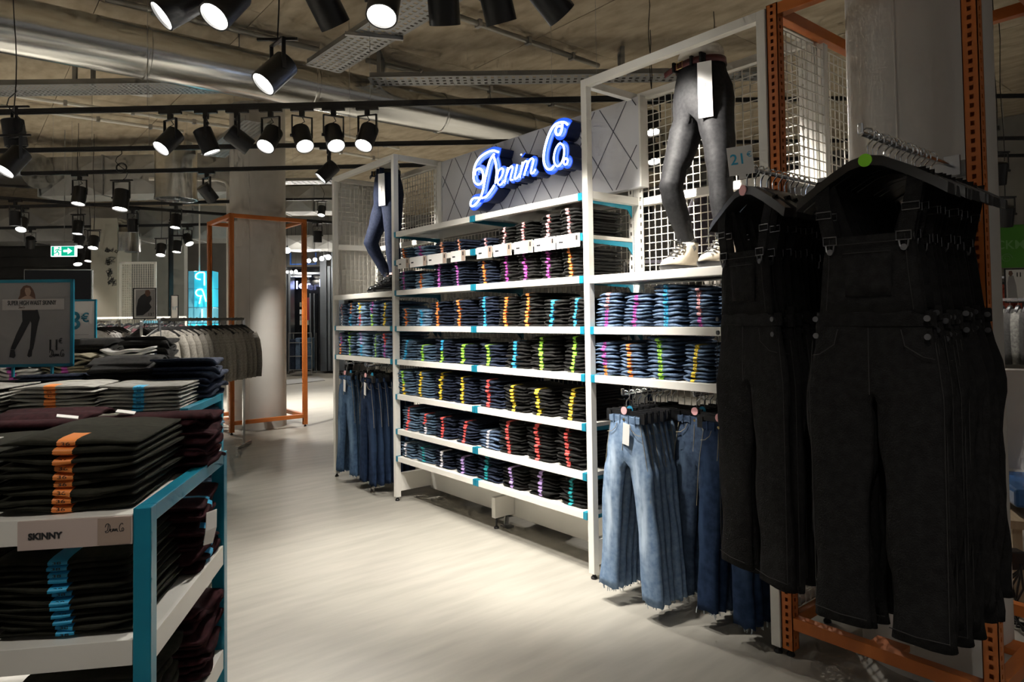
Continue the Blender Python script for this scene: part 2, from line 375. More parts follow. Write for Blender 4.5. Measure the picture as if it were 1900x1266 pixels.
def spot(label, pos, d, on=True, watts=1., size=50, hang=None, track=True, yaw=None):
    """pos: pivot of the lamp body; d: the way it shines"""
    d = Vector(d).normalized(); pos = Vector(pos)
    az = math.atan2(d.y, d.x)-PI/2 if (abs(d.x)+abs(d.y)) > .08 else FACE
    t = thing('track_spotlight' if hang is None else 'hanging_spotlight', label, 'spotlight', pos, 0, 'black cylinder spotlights')
    z = d*-1; x = Vector((math.cos(az), math.sin(az), 0)); y = z.cross(x).normalized()
    M = Matrix((x, y, z)).transposed().to_4x4(); M.translation = z*.08
    h = inst('housing', hm, t, M=M); inst('lens', lm if on else lmoff, h); inst('knob', knob, h, (0, 0, -.08))
    Y = Matrix.Rotation(az, 4, 'Z'); Y.translation = (0, 0, .16)
    inst('yoke', ykm, t, M=Y)
    c = MB()
    if hang is None:
        ad = inst('adapter', adm, t, (0, 0, .235), (0, 0, FACE-.03))
        c.tube([(0, .01, .17), (.03, .02, .13), (-.01, .02, .10), (0, .0, .09)], .004, 6)
    else:
        MB().bar((-.11, 0, .175), (.11, 0, .175), .014, .014).build('cross_bar', 'black', t).rotation_euler = (0, 0, FACE)
        zz = hang-pos.z; pts = [(0, 0, .17)]+[((.05 if zz < .9 else .012)*math.sin(i*.9)*(1 if i < 7 else .2), (.02 if zz < .9 else .006)*math.cos(i*1.3), .17+(zz-.17)*i/8) for i in range(1, 8)]+[(0, 0, zz)]
        c.tube(pts, .004, 6)
    c.build('cable', 'blackp', t, True)
    if on:
        L = bpy.data.lights.new('spot_lamp', 'SPOT'); L.energy = SPOT_W*watts; L.color = (1., .945, .86); L.spot_size = math.radians(size); L.spot_blend = .75; L.shadow_soft_size = .045
        lo = bpy.data.objects.new('lamp', L); col.objects.link(lo); lo.parent = h; lo.location = (0, 0, -SP_L-.004)
    return t
def track(label, p, q):
    p, q = Vector(p), Vector(q); t = thing('light_track', label, 'light track', p, 0); d = q-p
    MB().bar((0, 0, .018), d+Vector((0, 0, .018)), .036, .036).build('rail', 'black', t)
    MB().bar((0, 0, -.004), d+Vector((0, 0, -.004)), .02, .008).build('contact_slot', 'blackp', t)
    n = max(2, int(d.length/1.6))
    for k in range(n):
        s = d*((k+.5)/n); MB().cyl(s+Vector((0, 0, .03)), s+Vector((0, 0, CZ-p.z)), .0016, n=5).build('suspension_wire', 'steel', t)
    return t
def tline(x0, y0, x1, y1, ext0=0, ext1=0):
    a, b = onZ(x0, y0, TZ), onZ(x1, y1, TZ); d = (b-a).normalized(); return a-d*ext0, b+d*ext1
T1 = tline(0, 212, 1085, 188, 1.5, 1.0); T2 = tline(0, 283, 930, 266, 1.5, 1.5); T3 = tline(40, 325, 640, 312, 0, 1.2)
T4 = tline(0, 386, 430, 376, 1.5, .2); T5 = tline(0, 425, 390, 418, 1.5, .2)
d0 = (T1[1]-T1[0]).normalized()
c0 = at(660, -60, 3.12); T0 = (Vector((c0.x, c0.y, TZ))-d0*1.6, Vector((c0.x, c0.y, TZ))+d0*2.2)
for l, T in (('black lighting track overhead carrying the nearest spotlights', T0), ('long black lighting track with the row of seven spotlights', T1), ('second black lighting track behind the row of spotlights', T2),
             ('third black lighting track crossing the far column', T3), ('fourth black lighting track ending at the far column', T4), ('fifth black lighting track over the neon box', T5)):
    track(l, *T)
a, b = at(512, 372, 13.5), at(640, 369, 13.5); b.z = a.z; track('short black track right of the far column', a, b)
a, b = at(560, 465, 17.0), at(640, 461, 17.0); b.z = a.z; track('far small track above the globe lamps', a, b)
def along(T, x):    # the point of a track under image column x
    p, q = T; best = None
    for k in range(400):
        s = p.lerp(q, k/399); v = s-CAM; u = PPX+FPX*v.dot(RIGHT)/v.dot(FWD)
        if best is None or abs(u-x) < best[0]: best = (abs(u-x), s)
    return best[1]
def tspot(label, T, x, d, **k): return spot(label, along(T, x)+Vector((0, 0, -.235)), camdir(*d), **k)
AIM = Vector((2.95, 3.6, 1.0))
# overhead row
tspot('leftmost near spotlight with lit lens tilted to lower left', T0, 340, (-.75, -.75, .45), size=60, watts=.8)
tspot('second near spotlight with lit lens tilted to lower left', T0, 425, (-.35, -.85, .55), size=60, watts=.8)
tspot('near spotlight seen from behind, beside the perforated tray', T0, 600, (.35, -.78, -.5), size=78, watts=2.2)
tspot('near spotlight with round lit lens in front of perforated tray', T0, 715, (-.05, -.88, .42), size=60, watts=.8)
tspot('upright black near spotlight, left one of the pair shining down', T0, 822, (.02, -.86, -.45), size=66, watts=1.5)
tspot('upright black near spotlight, right one of the pair shining down', T0, 918, (.22, -.86, -.40), size=58, watts=2.4)
tspot('rightmost near spotlight turned away to lower right', T0, 1010, (.62, -.64, -.36), size=58, watts=3.4)
spot('spotlight hanging on a cable in front of the duct', at(515, 132, 3.7), camdir(-.5, -.75, .45), hang=CZ, size=60, watts=.7)
# the row of seven
tspot('spotlight with lit lens, first from left in row of seven', T1, 318, (-.35, -.75, .55), size=60)
tspot('spotlight turned away to the right, second in row of seven', T1, 380, (.35, -.9, -.12), size=50)
tspot('unlit-looking spotlight, third in row of seven', T1, 441, (.75, -.6, -.45), size=50, watts=2.4)
tspot('spotlight with lit lens, fourth in row of seven', T1, 502, (-.15, -.78, .6), size=60)
tspot('spotlight with lit lens tilted right, fifth in row of seven', T1, 560, (.35, -.8, .5), size=60)
tspot('spotlight with lit lens tilted right, sixth in row of seven', T1, 617, (.3, -.8, .5), size=60)
tspot('spotlight with lit lens, rightmost in row of seven', T1, 681, (-.15, -.8, .5), size=60)
# left edge pair
a = along(T1, 28)
spot('black spotlight hanging at left edge above a lit one', at(26, 242, 5.0), camdir(.1, -.98, -.1), hang=CZ, on=False)
spot('lit spotlight at left edge below the dark one', at(28, 296, 4.9), camdir(-.3, -.82, .5), hang=3.16, size=60)
tspot('single spotlight under second track tilted to lower left', T2, 612, (-.65, -.72, .25), size=60, watts=2.)
tspot('downward lit spotlight on third track at left', T3, 148, (0, -.97, .22), size=60, watts=2.)
tspot('dark tilted spotlight on third track beside round outlet', T3, 384, (.4, -.72, -.5), size=60, watts=3.)
b_ = along(T2, 225); q_ = at(225, 368, (b_-CAM).dot(FWD))
hs = spot('spotlight hanging on a looped cable left of round outlet', (b_.x, b_.y, q_.z), camdir(0, -.97, .22), hang=TZ, size=70, watts=2.)
MB().tube([(.05*math.cos(a), 0, .30+.045*math.sin(a)) for a in [2*PI*i/16 for i in range(16)]], .008, 6, closed=True).build('cable_coil', 'blackp', hs, True).rotation_euler = (0, 0, FACE)
tspot('lit spotlight on fourth track at far left', T4, 41, (.2, -.85, .5), size=60, watts=2.)
tspot('downward lit spotlight on fourth track right of the outlet', T4, 327, (0, -.97, .22), size=60, watts=2.)
tspot('dark spotlight tilted left on fifth track at far left', T5, 57, (-.35, -.7, -.5), size=60, watts=1.5)
tspot('lit spotlight on fifth track tilted right near the orange frame', T5, 348, (.45, -.8, .3), size=60, watts=2.)
for (x, y, d, dd, l) in ((145, 420, 10., (0, -.98, .15), 'upper one of two stacked spotlights left of the exit sign edge'), (147, 446, 11.0, (0.1, -.93, .3), 'lower one of two stacked spotlights right of exit sign'),
                      (174, 448, 10.6, (.1, -.93, .35), 'lit spotlight right of the stacked pair'), (166, 474, 12.6, (0, -.95, .25), 'small lit spotlight under the right one by the pillar'),
                      (143, 480, 12.0, (.3, -.85, .3), 'small lit spotlight with tilted lens by the dark wall'), (299, 462, 11.2, (.1, -.93, .35), 'small lit spotlight left of the neon box'),
                      (329, 456, 11.6, (0, -.96, .22), 'small lit spotlight next to the neon box'), (597, 390, 13.4, (0, -.93, .35), 'lit spotlight on the short track right of far column'),
                      (606, 468, 16.9, (0, -.9, .4), 'tiny lit spotlight above the globe lamps')):
    spot(l, at(x, y, d), camdir(*dd), hang=CZ, size=60, watts=1.6)
# lamps beyond the wall unit, seen through the wire grids, and on the right
for (x, y, d, dd, l) in ((1209, 225, 6.2, (0, -.95, .3), 'upper of two lit spotlights seen through the wire grid'), (1211, 282, 7.0, (0.05, -.93, .35), 'lower of two lit spotlights seen through the wire grid'),
                         (1329, 232, 6.6, (0, -.5, .85), 'bright spotlight glaring between the mannequin legs')):
    spot(l, at(x, y, d), camdir(*dd), hang=CZ, size=60, watts=1.6)
for (x, y, d, l) in ((1852, 318, 6.2, 'dark spotlight right of the near orange post'), (1866, 398, 6.8, 'lower dark spotlight above the green banner')):
    spot(l, at(x, y, d), camdir(.1, -.95, -.3), hang=CZ, size=60)
for (y0, y1, d, l) in ((190, 176, 7.5, 'black track high behind the right column'), (268, 262, 8.6, 'black track behind the right column, middle height'), (300, 295, 9.6, 'black track right above the green banner')):
    a, b = at(1230, y0, d), at(1990, y1, d); b.z = a.z; track(l, a, b)
# added track with unseen fill lamps behind the viewer, for the foreground
Tb = (T0[0]-FH*2.6, T0[1]-FH*2.6); track('added black lighting track over the aisle behind the viewer', *Tb)
for k, (s, dd) in enumerate(((.2, (.1, -.93, -.35)), (.45, (.2, -.9, -.4)), (.7, (.1, -.9, -.45)), (.9, (.3, -.9, -.3)))):
    spot(ORD[k]+' added fill spotlight on the track behind the viewer', Tb[0].lerp(Tb[1], s)+Vector((0, 0, -.235)), camdir(*dd), size=70, watts=.22)

# added tracks and fill lamps, to light neighbouring floors, ceiling and background
for nm, p, q, n in (('left of the picture', (-3.2, 2.5, TZ), (-.6, 9.5, TZ), 5), ('behind the wall unit', (7.6, 2.0, TZ), (7.6, 10.5, TZ), 5), ('over the far aisle', (-1.5, 11.6, TZ), (7.0, 11.2, TZ), 6)):
    p, q = Vector(p), Vector(q); track('added black lighting track '+nm, p, q)
    for k in range(n):
        spot('%s added fill spotlight on the track %s' % (ORD[k], nm), p.lerp(q, (k+.5)/n)+Vector((0, 0, -.235)), (.05*(k % 3-1), .06, -1), size=95, watts=2.6 if 'far' in nm else 1.9)
# ================================================================ WALL SHELVING UNIT
UX, UB, UH = 2.7165, 3.195, 2.777            # front plane, back plane, height
PL, PM, PR, PE = 5.923, 4.807, 2.6475, 1.56  # the near edges of its uprights
SHZ = [.355, .57, .845, 1.12, 1.385, 1.67, 1.91, 2.137]
ue = thing('wall_shelving_unit', 'tall white steel shelving wall with teal brackets and wire grid backs', 'shelving unit', (2.95, 3.74, 0))
def up(mb, name, m, parent=None, **k):
    o = mb.build(name, m, parent or ue, **k)
    if parent is None or parent == ue: o.location = -ue.location
    return o
PW = .042
for y in (PL, PM, PR, PE):
    up(MB().box(UX, UX+PW, y, y+PW, .03, UH), 'post', 'white', bevel=.002)
    up(MB().box(UB-.045, UB, y, y+PW, .03, UH), 'post', 'white', bevel=.002)
    up(MB().box(UX+PW, UB-.045, y, y+PW, UH-.042, UH), 'top_rail', 'white', bevel=.002)
    up(MB().box(UX+PW, UB-.045, y+.001, y+PW-.001, .075, .215), 'base_panel', 'white', bevel=.002)
    for x in (UX+.021, UB-.022):
        up(MB().lathe([(.018, 0), (.018, .008), (.010, .018), (.006, .035)], 14, (x, y+.021, 0)), 'levelling_foot', 'black')
for a, b in ((PE+PW, PR), (PM+PW, PL)):
    up(MB().box(UX, UX+PW, a, b, UH-.042, UH), 'top_rail', 'white', bevel=.002)
    up(MB().box(UB-.042, UB, a, b, UH-.042, UH), 'top_rail', 'white', bevel=.002)
    up(MB().box(UB-.042, UB, a, b, 2.10, 2.145), 'cross_rail', 'white', bevel=.002)
up(MB().box(UX+PW, UB-.045, PR+.001, PR+PW, 2.105, 2.15), 'cross_rail', 'white', bevel=.002)
up(MB().box(UX+PW, UB-.045, PL+.001, PL+PW, 2.10, 2.15), 'cross_rail', 'white', bevel=.002)
for a, b in ((PR+PW, PM),):
    up(MB().box(3.035, 3.06, a, b, .055, .245), 'base_rail', 'white', bevel=.002)
ym = 3.735
up(MB().box(2.86, 3.035, ym-.02, ym+.02, .075, .215), 'base_arm', 'white', bevel=.002)
up(MB().lathe([(.018, 0), (.018, .01), (.008, .02), (.007, .075)], 14, (2.885, ym, 0)), 'levelling_foot', 'black')
up(MB().box(2.935, 2.99, ym-.06, ym+.02, .0, .012).box(2.945, 2.98, ym-.02, ym-.012, .012, .08), 'floor_bracket', 'steel')
# slotted back uprights
def slotted(mb, x, y0, y1, z0, z1, pitch=.05, hh=.022):
    w_ = (y1-y0); n = int((z1-z0)/pitch)
    mb.box(x, x+.003, y0, y0+w_*.32, z0, z1).box(x, x+.003, y1-w_*.32, y1, z0, z1)
    for k in range(n): mb.box(x, x+.003, y0+w_*.32, y1-w_*.32, z0+k*pitch, z0+k*pitch+pitch-hh)
for y in (ym, PR-.035, PR+PW, PM-.035, PM+PW, PE+PW, PL-.035):
    mb = MB(); slotted(mb, UB-.05, y, y+.035, .25, 2.72); up(mb, 'slotted_strip', 'white')
# wire grids
def grid(mb, p, u, v, w_, h_, pitch=.045, r=.0022):
    p, u, v = Vector(p), Vector(u), Vector(v); n = int(round(w_/pitch)); k_ = int(round(h_/pitch)); nn = u.cross(v)*r*1.2
    for i in range(n+1): a = p+u*(w_*i/n); mb.bar(a, a+v*h_, r*2, r*2, up=u.cross(v))
    for i in range(k_+1): a = p+v*(h_*i/k_)+nn; mb.bar(a, a+u*w_, r*2, r*2, up=u.cross(v))
    return mb
for a, b in ((PE+PW, PR), (PM+PW, PL)):
    for z0, z1 in ((1.12, 2.10), (2.145, UH-.045), (.25, 1.12)):
        up(grid(MB(), (UB-.008, a, z0), (0, 1, 0), (0, 0, 1), b-a, z1-z0), 'wire_grid', 'wire')
up(grid(MB(), (UB-.008, PR+PW, .25), (0, 1, 0), (0, 0, 1), PM-PR-PW, 1.86), 'wire_grid', 'wire')
for z0, z1 in ((1.68, 2.10), (2.15, UH-.045)):    # side grid at the far end
    up(grid(MB(), (UX+PW, PL+.02, z0), (1, 0, 0), (0, 0, 1), UB-UX-.085, z1-z0), 'wire_grid', 'wire')
up(MB().box(UX+PW, UB-.045, PL+.030, PL+.036, 1.675, UH-.045), 'back_board', 'white')
# shelves
def shelf(y0, y1, z, th=.03, x0=UX, capL=True, capR=True, solid_teal=False, lip=.036):
    s = up(MB().box(x0+.03, UB-.05, y0+.004, y1-.004, z-.022, z), 'shelf', 'white', bevel=.0015)
    MB().box(x0-.004, x0+.03, y0+.03, y1-.03, z-lip, z+.004).build('front_lip', 'white', s, bevel=.002)
    for c, yy in ((capL, y1), (capR, y0)):
        if c: MB().box(x0-.005, x0+.035, min(yy, yy-.03 if yy == y1 else yy+.03), max(yy, yy-.03 if yy == y1 else yy+.03), z-lip-.002, z+.005).build('end_cap', 'teal', s, bevel=.002)
    for yy in (y0+.006, y1-.011):
        MB().add([(x0+.01, yy, z-.024), (UB-.05, yy, z-.024), (UB-.05, yy, z-.10), (UB-.09, yy, z-.055), (x0+.01, yy, z-.042),
                  (x0+.01, yy+.005, z-.024), (UB-.05, yy+.005, z-.024), (UB-.05, yy+.005, z-.10), (UB-.09, yy+.005, z-.055), (x0+.01, yy+.005, z-.042)],
                 [(0, 1, 2, 3, 4), (9, 8, 7, 6, 5), (0, 5, 6, 1), (1, 6, 7, 2), (2, 7, 8, 3), (3, 8, 9, 4), (4, 9, 5, 0)]).build('bracket', 'teal', s)
    return s
for i, z in enumerate(SHZ):
    shelf(ym+.002, PM-.002, z); shelf(PR+PW+.002, ym-.002, z)
for z in (1.12, 1.385):
    shelf(PE+PW+.003, PR-.003, z); shelf(PM+PW+.003, PL-.003, z)
for a, b in ((PE+PW, PR), (PM+PW, PL)):      # deep display platforms
    up(MB().box(UX-.002, UB-.045, a+.002, b-.002, 1.628, 1.672), 'display_shelf', 'white', bevel=.003)

# sign panel with lozenge pattern
sx = 3.11
sp = thing('sign_panel', 'pale grey sign panel with dark diamond lines above the shelves', 'sign panel', (sx, 3.66, 2.17))
y0, y1, z0, z1 = 2.60-3.66, 4.70-3.66, .035, .575
MB().box(0, .06, y0, y1, z0, z1).build('board', 'signpanel', sp, bevel=.003)
MB().box(-.012, .07, y1, y1+.05, z0, z1).build('edge_post', 'white', sp, bevel=.003); MB().box(-.004, .064, y0-.012, y0, z0, z1).build('edge_strip', 'white', sp)
def clipseg(p, q):
    (ya, za), (yb, zb) = p, q; t0, t1 = 0., 1.
    for (a, d, lo, hi) in ((ya, yb-ya, y0+.02, y1-.01), (za, zb-za, z0+.01, z1-.01)):
        if abs(d) < 1e-9: continue
        u0, u1 = sorted(((lo-a)/d, (hi-a)/d)); t0, t1 = max(t0, u0), min(t1, u1)
    if t1-t0 < .03: return None
    f = lambda t: (ya+(yb-ya)*t, za+(zb-za)*t)
    return f(t0), f(t1)
for k in range(-12, 22):
    for s in (-1, 1):
        ya = y0+.07+.265*k
        c = clipseg((ya, z0-.2), (ya+s*.265*.95/.38, z0-.2+.95))
        if c: MB().bar((-.001, c[0][0], c[0][1]), (-.001, c[1][0], c[1][1]), .0045, .003, up=(1, 0, 0)).build('diagonal_line', 'signline', sp)

# neon lettering, strokes drawn in the plane of the letters
NX = 2.985
MT['neon'] = glow('neon_tube', (.72, .86, 1.), 4.5)
MT['neonface'] = mat('neon_blue_face', (.01, .05, .35), .3, emit=(.02, .10, .85), estr=.55)
MT['neonbody'] = mat('neon_dark_side', (.003, .012, .06), .3)
def cat(pts, n=6):    # smooth curve through points
    out = []; P = [pts[0]]+pts+[pts[-1]]
    for i in range(1, len(P)-2):
        a, b, c, d = (Vector((*p, 0)) for p in P[i-1:i+3])
        for k in range(n):
            t = k/n; q = .5*((2*b)+(c-a)*t+(2*a-5*b+4*c-d)*t*t+(3*b-a-3*c+d)*t**3); out.append((q.x, q.y))
    out.append(pts[-1]); return out
ns = thing('neon_sign', 'blue glowing script neon lettering on the diamond panel', 'neon sign', (NX, 3.3, 2.2))
S_ = 240/1519.
LET = {'D': [[(430, 525), (370, 508), (300, 530), (215, 590), (160, 680), (140, 780), (150, 870), (195, 905), (240, 880), (255, 810), (240, 740), (205, 718), (165, 745), (160, 795)],
             [(385, 545), (335, 620), (300, 740), (270, 880), (245, 1000), (210, 1080), (160, 1140), (118, 1160), (105, 1125), (130, 1075), (180, 1060), (235, 1065), (290, 1045), (340, 985), (385, 915)],
             [(372, 560), (402, 660), (412, 770), (400, 880)]],
       'e': [[(395, 890), (440, 855), (480, 790), (490, 735), (470, 715), (435, 750), (420, 830), (428, 890), (455, 910), (500, 860)]],
       'n': [[(545, 705), (525, 800), (505, 890)], [(520, 820), (555, 730), (590, 690), (600, 720), (580, 800), (575, 850), (600, 850)]],
       'i': [[(655, 670), (635, 770), (622, 835), (650, 830), (685, 780)], [(700, 552), (704, 560)]],
       'm': [[(718, 640), (700, 740), (685, 825)], [(700, 750), (735, 650), (765, 630), (770, 660), (750, 740), (738, 800)], [(755, 740), (795, 630), (830, 600), (845, 630), (825, 710), (815, 770), (840, 770), (868, 730)]],
       'C': [[(1245, 205), (1215, 180), (1160, 178), (1100, 205), (1045, 280), (1000, 400), (970, 530), (968, 640), (1000, 715), (1045, 728), (1085, 690)],
             [(1185, 190), (1178, 260), (1155, 315), (1120, 320), (1105, 275), (1130, 225), (1180, 222)]],
       'o': [[(1150, 425), (1110, 480), (1085, 580), (1095, 660), (1135, 690), (1180, 640), (1205, 550), (1200, 460), (1160, 422)]],
       '.': [[(1225, 595), (1200, 630), (1210, 670), (1235, 665), (1248, 625), (1228, 595)]]}
def npt(c, X):
    p = onX(860+c[0]*S_, 200+c[1]*S_, NX); return Vector((X-NX, p.y-3.3, p.z-2.2))
for ch, strokes in LET.items():
    body, face, tube = MB(), MB(), MB()
    for st in strokes:
        pts = cat(st, 5); Q = [npt(p, NX) for p in pts]
        hw = .028 if ch in 'DC' else .020 if ch in 'o.' else .017
        def off(x, h):
            L_, R_ = [], []
            for i, p in enumerate(Q):
                a, b = Q[max(i-1, 0)], Q[min(i+1, len(Q)-1)]; t = (b-a); t.x = 0; t.normalize(); n_ = Vector((0, -t.z, t.y))
                L_.append(Vector((x, p.y+n_.y*h, p.z+n_.z*h))); R_.append(Vector((x, p.y-n_.y*h, p.z-n_.z*h)))
            return L_, R_
        Lf, Rf = off(0, hw); Lb, Rb = off(.12, hw)
        body.loft([[Lf[i]+Vector((.004, 0, 0)), Rf[i]+Vector((.004, 0, 0)), Rb[i], Lb[i]] for i in range(len(Q))])
        l2, r2 = off(-.002, hw+.003); l3, r3 = off(.006, hw+.003)
        face.loft([[l2[i], r2[i], r3[i], l3[i]] for i in range(len(Q))])
        tube.tube([q+Vector((-.018, 0, 0)) for q in Q], .0072 if ch in 'DC' else .0055, 8)
    b = body.build('letter_body', 'neonbody', ns); face.build('letter_face', 'neonface', b); tube.build('tube', 'neon', b, True)

# ---------------------------------------------------------------- price tickets on the top shelf lip
MT['tick'] = mat('ticket_card', (.74, .73, .71), .5); MT['tickb'] = mat('ticket_brown', (.36, .27, .22), .5)
sA = 400/1688.
for i, (xa, xb, ya, yb) in enumerate(((75, 165, 575, 620), (170, 300, 555, 605), (310, 455, 530, 585), (490, 605, 505, 555), (695, 815, 465, 525), (825, 965, 445, 505), (985, 1135, 425, 480), (1145, 1310, 400, 455), (1320, 1500, 370, 430))):
    X = UX-.012; pa = onX(720+xa*sA, 340+(ya+8)*sA, X); pb = onX(720+xb*sA, 340+(yb-12)*sA, X); w_ = pa.y-pb.y
    t = thing('price_ticket', ORD[i]+' white price ticket from left along the top shelf edge', 'price ticket', (X, (pa.y+pb.y)/2, 1.875), AISLE+.02*(i % 3-1), 'tickets on the top shelf')
    MB().box(-w_/2, w_/2, -.001, .001, -.035, .042).build('card', 'tick', t); MB().box(w_/2-.045, w_/2-.002, -.0016, .0, -.033, .040).build('brown_patch', 'tickb', t)
    MB().box(-w_/2+.02, -w_/2+.055, -.0016, 0, -.004, .006).build('print_line', 'ink', t); MB().box(w_/2-.030, w_/2-.018, -.0022, 0, .004, .03).build('print_line', 'ink', t)

# ================================================================ FOLDED GARMENTS
def folded(w_=.24, d_=.36, t_=.022, seed=0, nx=9, wob=.004):
    r = random.Random(seed); mb = MB(); rings = []
    prof = [(1., .10), (.55, .04), (.22, .02), (.07, .03), (.02, .18), (.0, .38), (.008, .5), (.0, .64), (.03, .86), (.10, .98), (.25, 1.0), (.55, .97), (1., .88)]
    ph = [r.uniform(0, 6.3) for _ in range(6)]
    for i in range(nx+1):
        u = i/nx; x = (u-.5)*w_; e = 1-abs(2*u-1)**5*.55; ins = abs(2*u-1)**7*.014
        lift = wob*(math.sin(ph[0]+u*5)+.6*math.sin(ph[1]+u*11)); fy = .006*math.sin(ph[2]+u*4)+.004*math.sin(ph[3]+u*9)
        tt = t_*(1+.18*math.sin(ph[4]+u*7)+.1*math.sin(ph[5]+u*13))
        rings.append([(x*(1-(.03*math.sin(ph[3]) if p[0] > .5 else 0)), (p[0]*d_ if p[0] > .3 else p[0]*.36)+ins+fy*(1 if p[0] < .3 else .3), lift+(p[1]-.5)*tt*e+.5*t_) for p in prof])
    mb.loft(rings); return mb
def strip_over(base_seed, w_, d_, t_, sw=.032, u0=.5, nx=9, wob=.004, back=.09):
    """a sticker that follows the front fold of folded(seed)"""
    r = random.Random(base_seed); ph = [r.uniform(0, 6.3) for _ in range(6)]; mb = MB(); rings = []
    prof = [(.10, .02), (.05, .06), (.02, .18), (.0, .38), (.008, .5), (.0, .64), (.03, .86), (.10, .98), (.25, 1.0)]
    for k in range(3):
        u = u0+(k/2-.5)*sw/w_; x = (u-.5)*w_; lift = wob*(math.sin(ph[0]+u*5)+.6*math.sin(ph[1]+u*11)); fy = .006*math.sin(ph[2]+u*4)+.004*math.sin(ph[3]+u*9)
        tt = t_*(1+.18*math.sin(ph[4]+u*7)+.1*math.sin(ph[5]+u*13))
        rings.append([(x, p[0]*.36+fy-.0016, lift+(p[1]-.5)*tt*1.06+.5*t_) for p in prof])
    mb.loft(rings, closed=False, cap=False); return mb
FV = 6; FW, FD, FT = .24, .36, .022
_fm, _sm = {}, {}
def fmesh(kind, v):
    if (kind, v) not in _fm: _fm[(kind, v)] = (folded(FW, FD, FT, v) if v < FV else folded(FW, FD, FT, v, 14, .011)).mesh('folded_'+kind, kind, 'all')
    return _fm[(kind, v)]
def smesh(s, v):
    if (s, v) not in _sm: _sm[(s, v)] = strip_over(v, FW, FD, FT, wob=.004 if v < FV else .011).mesh('size_strip_'+s, 's_'+s, 'all')
    return _sm[(s, v)]
CN = {'bk': 'black', 'dk': 'navy', 'mid': 'mid-blue', 'lt': 'light blue', 'slate': 'slate blue', 'charcoal': 'charcoal', 'maroon': 'maroon', 'greyj': 'pale grey', 'greyd': 'dark grey', 'whitej': 'white', 'khaki': 'khaki'}
JOBS = []     # every folded piece: (kind, distance, name, label, group, material, strip, variant, matrix, number)
def stack(pos, rz, w_, h, n, m, strips, where, d_=.36, name='folded_black_jeans', what='jeans', lean=0., num=None, jit=.006, group=None):
    """pos: middle of the front edge on the shelf; pieces piled up from it"""
    t = h/n; R = Matrix.Rotation(rz, 4, 'Z'); off = rnd.uniform(-.01, .01); drift = rnd.uniform(-.0025, .0025)
    for i in range(n):
        v = rnd.randrange(FV)+(FV if jit > .018 else 0); k = n-1-i
        sx = w_/FW*rnd.uniform(.97, 1.02); sy = d_/FD*rnd.uniform(.96, 1.02)
        off += drift+rnd.uniform(-.0018, .0018)
        if abs(off) > .02: drift = -drift
        rag = jit > .018; L = Vector((off+(rnd.uniform(-.018, .018) if rag else 0), lean*i*t+rnd.uniform(0, jit), i*t+.0015))
        M = Matrix.Translation(Vector(pos)) @ R @ Matrix.Translation(L) @ Matrix.Rotation(rnd.uniform(-.035, .035)*(3.2 if rag else 1), 4, 'Z') @ Matrix.Diagonal((sx, sy, t*1.02/FT, 1))
        s = strips[min(len(strips)-1, int(len(strips)*k/n))] if strips else None
        lab = '%s %s %s from top %s' % (ORD[k], CN[m], what, where)
        JOBS.append((name, (Vector(pos)-CAM).length, lab, group or (CN[m]+' '+what+' '+where), m, s, v, M, num))
sB = 400/1266.
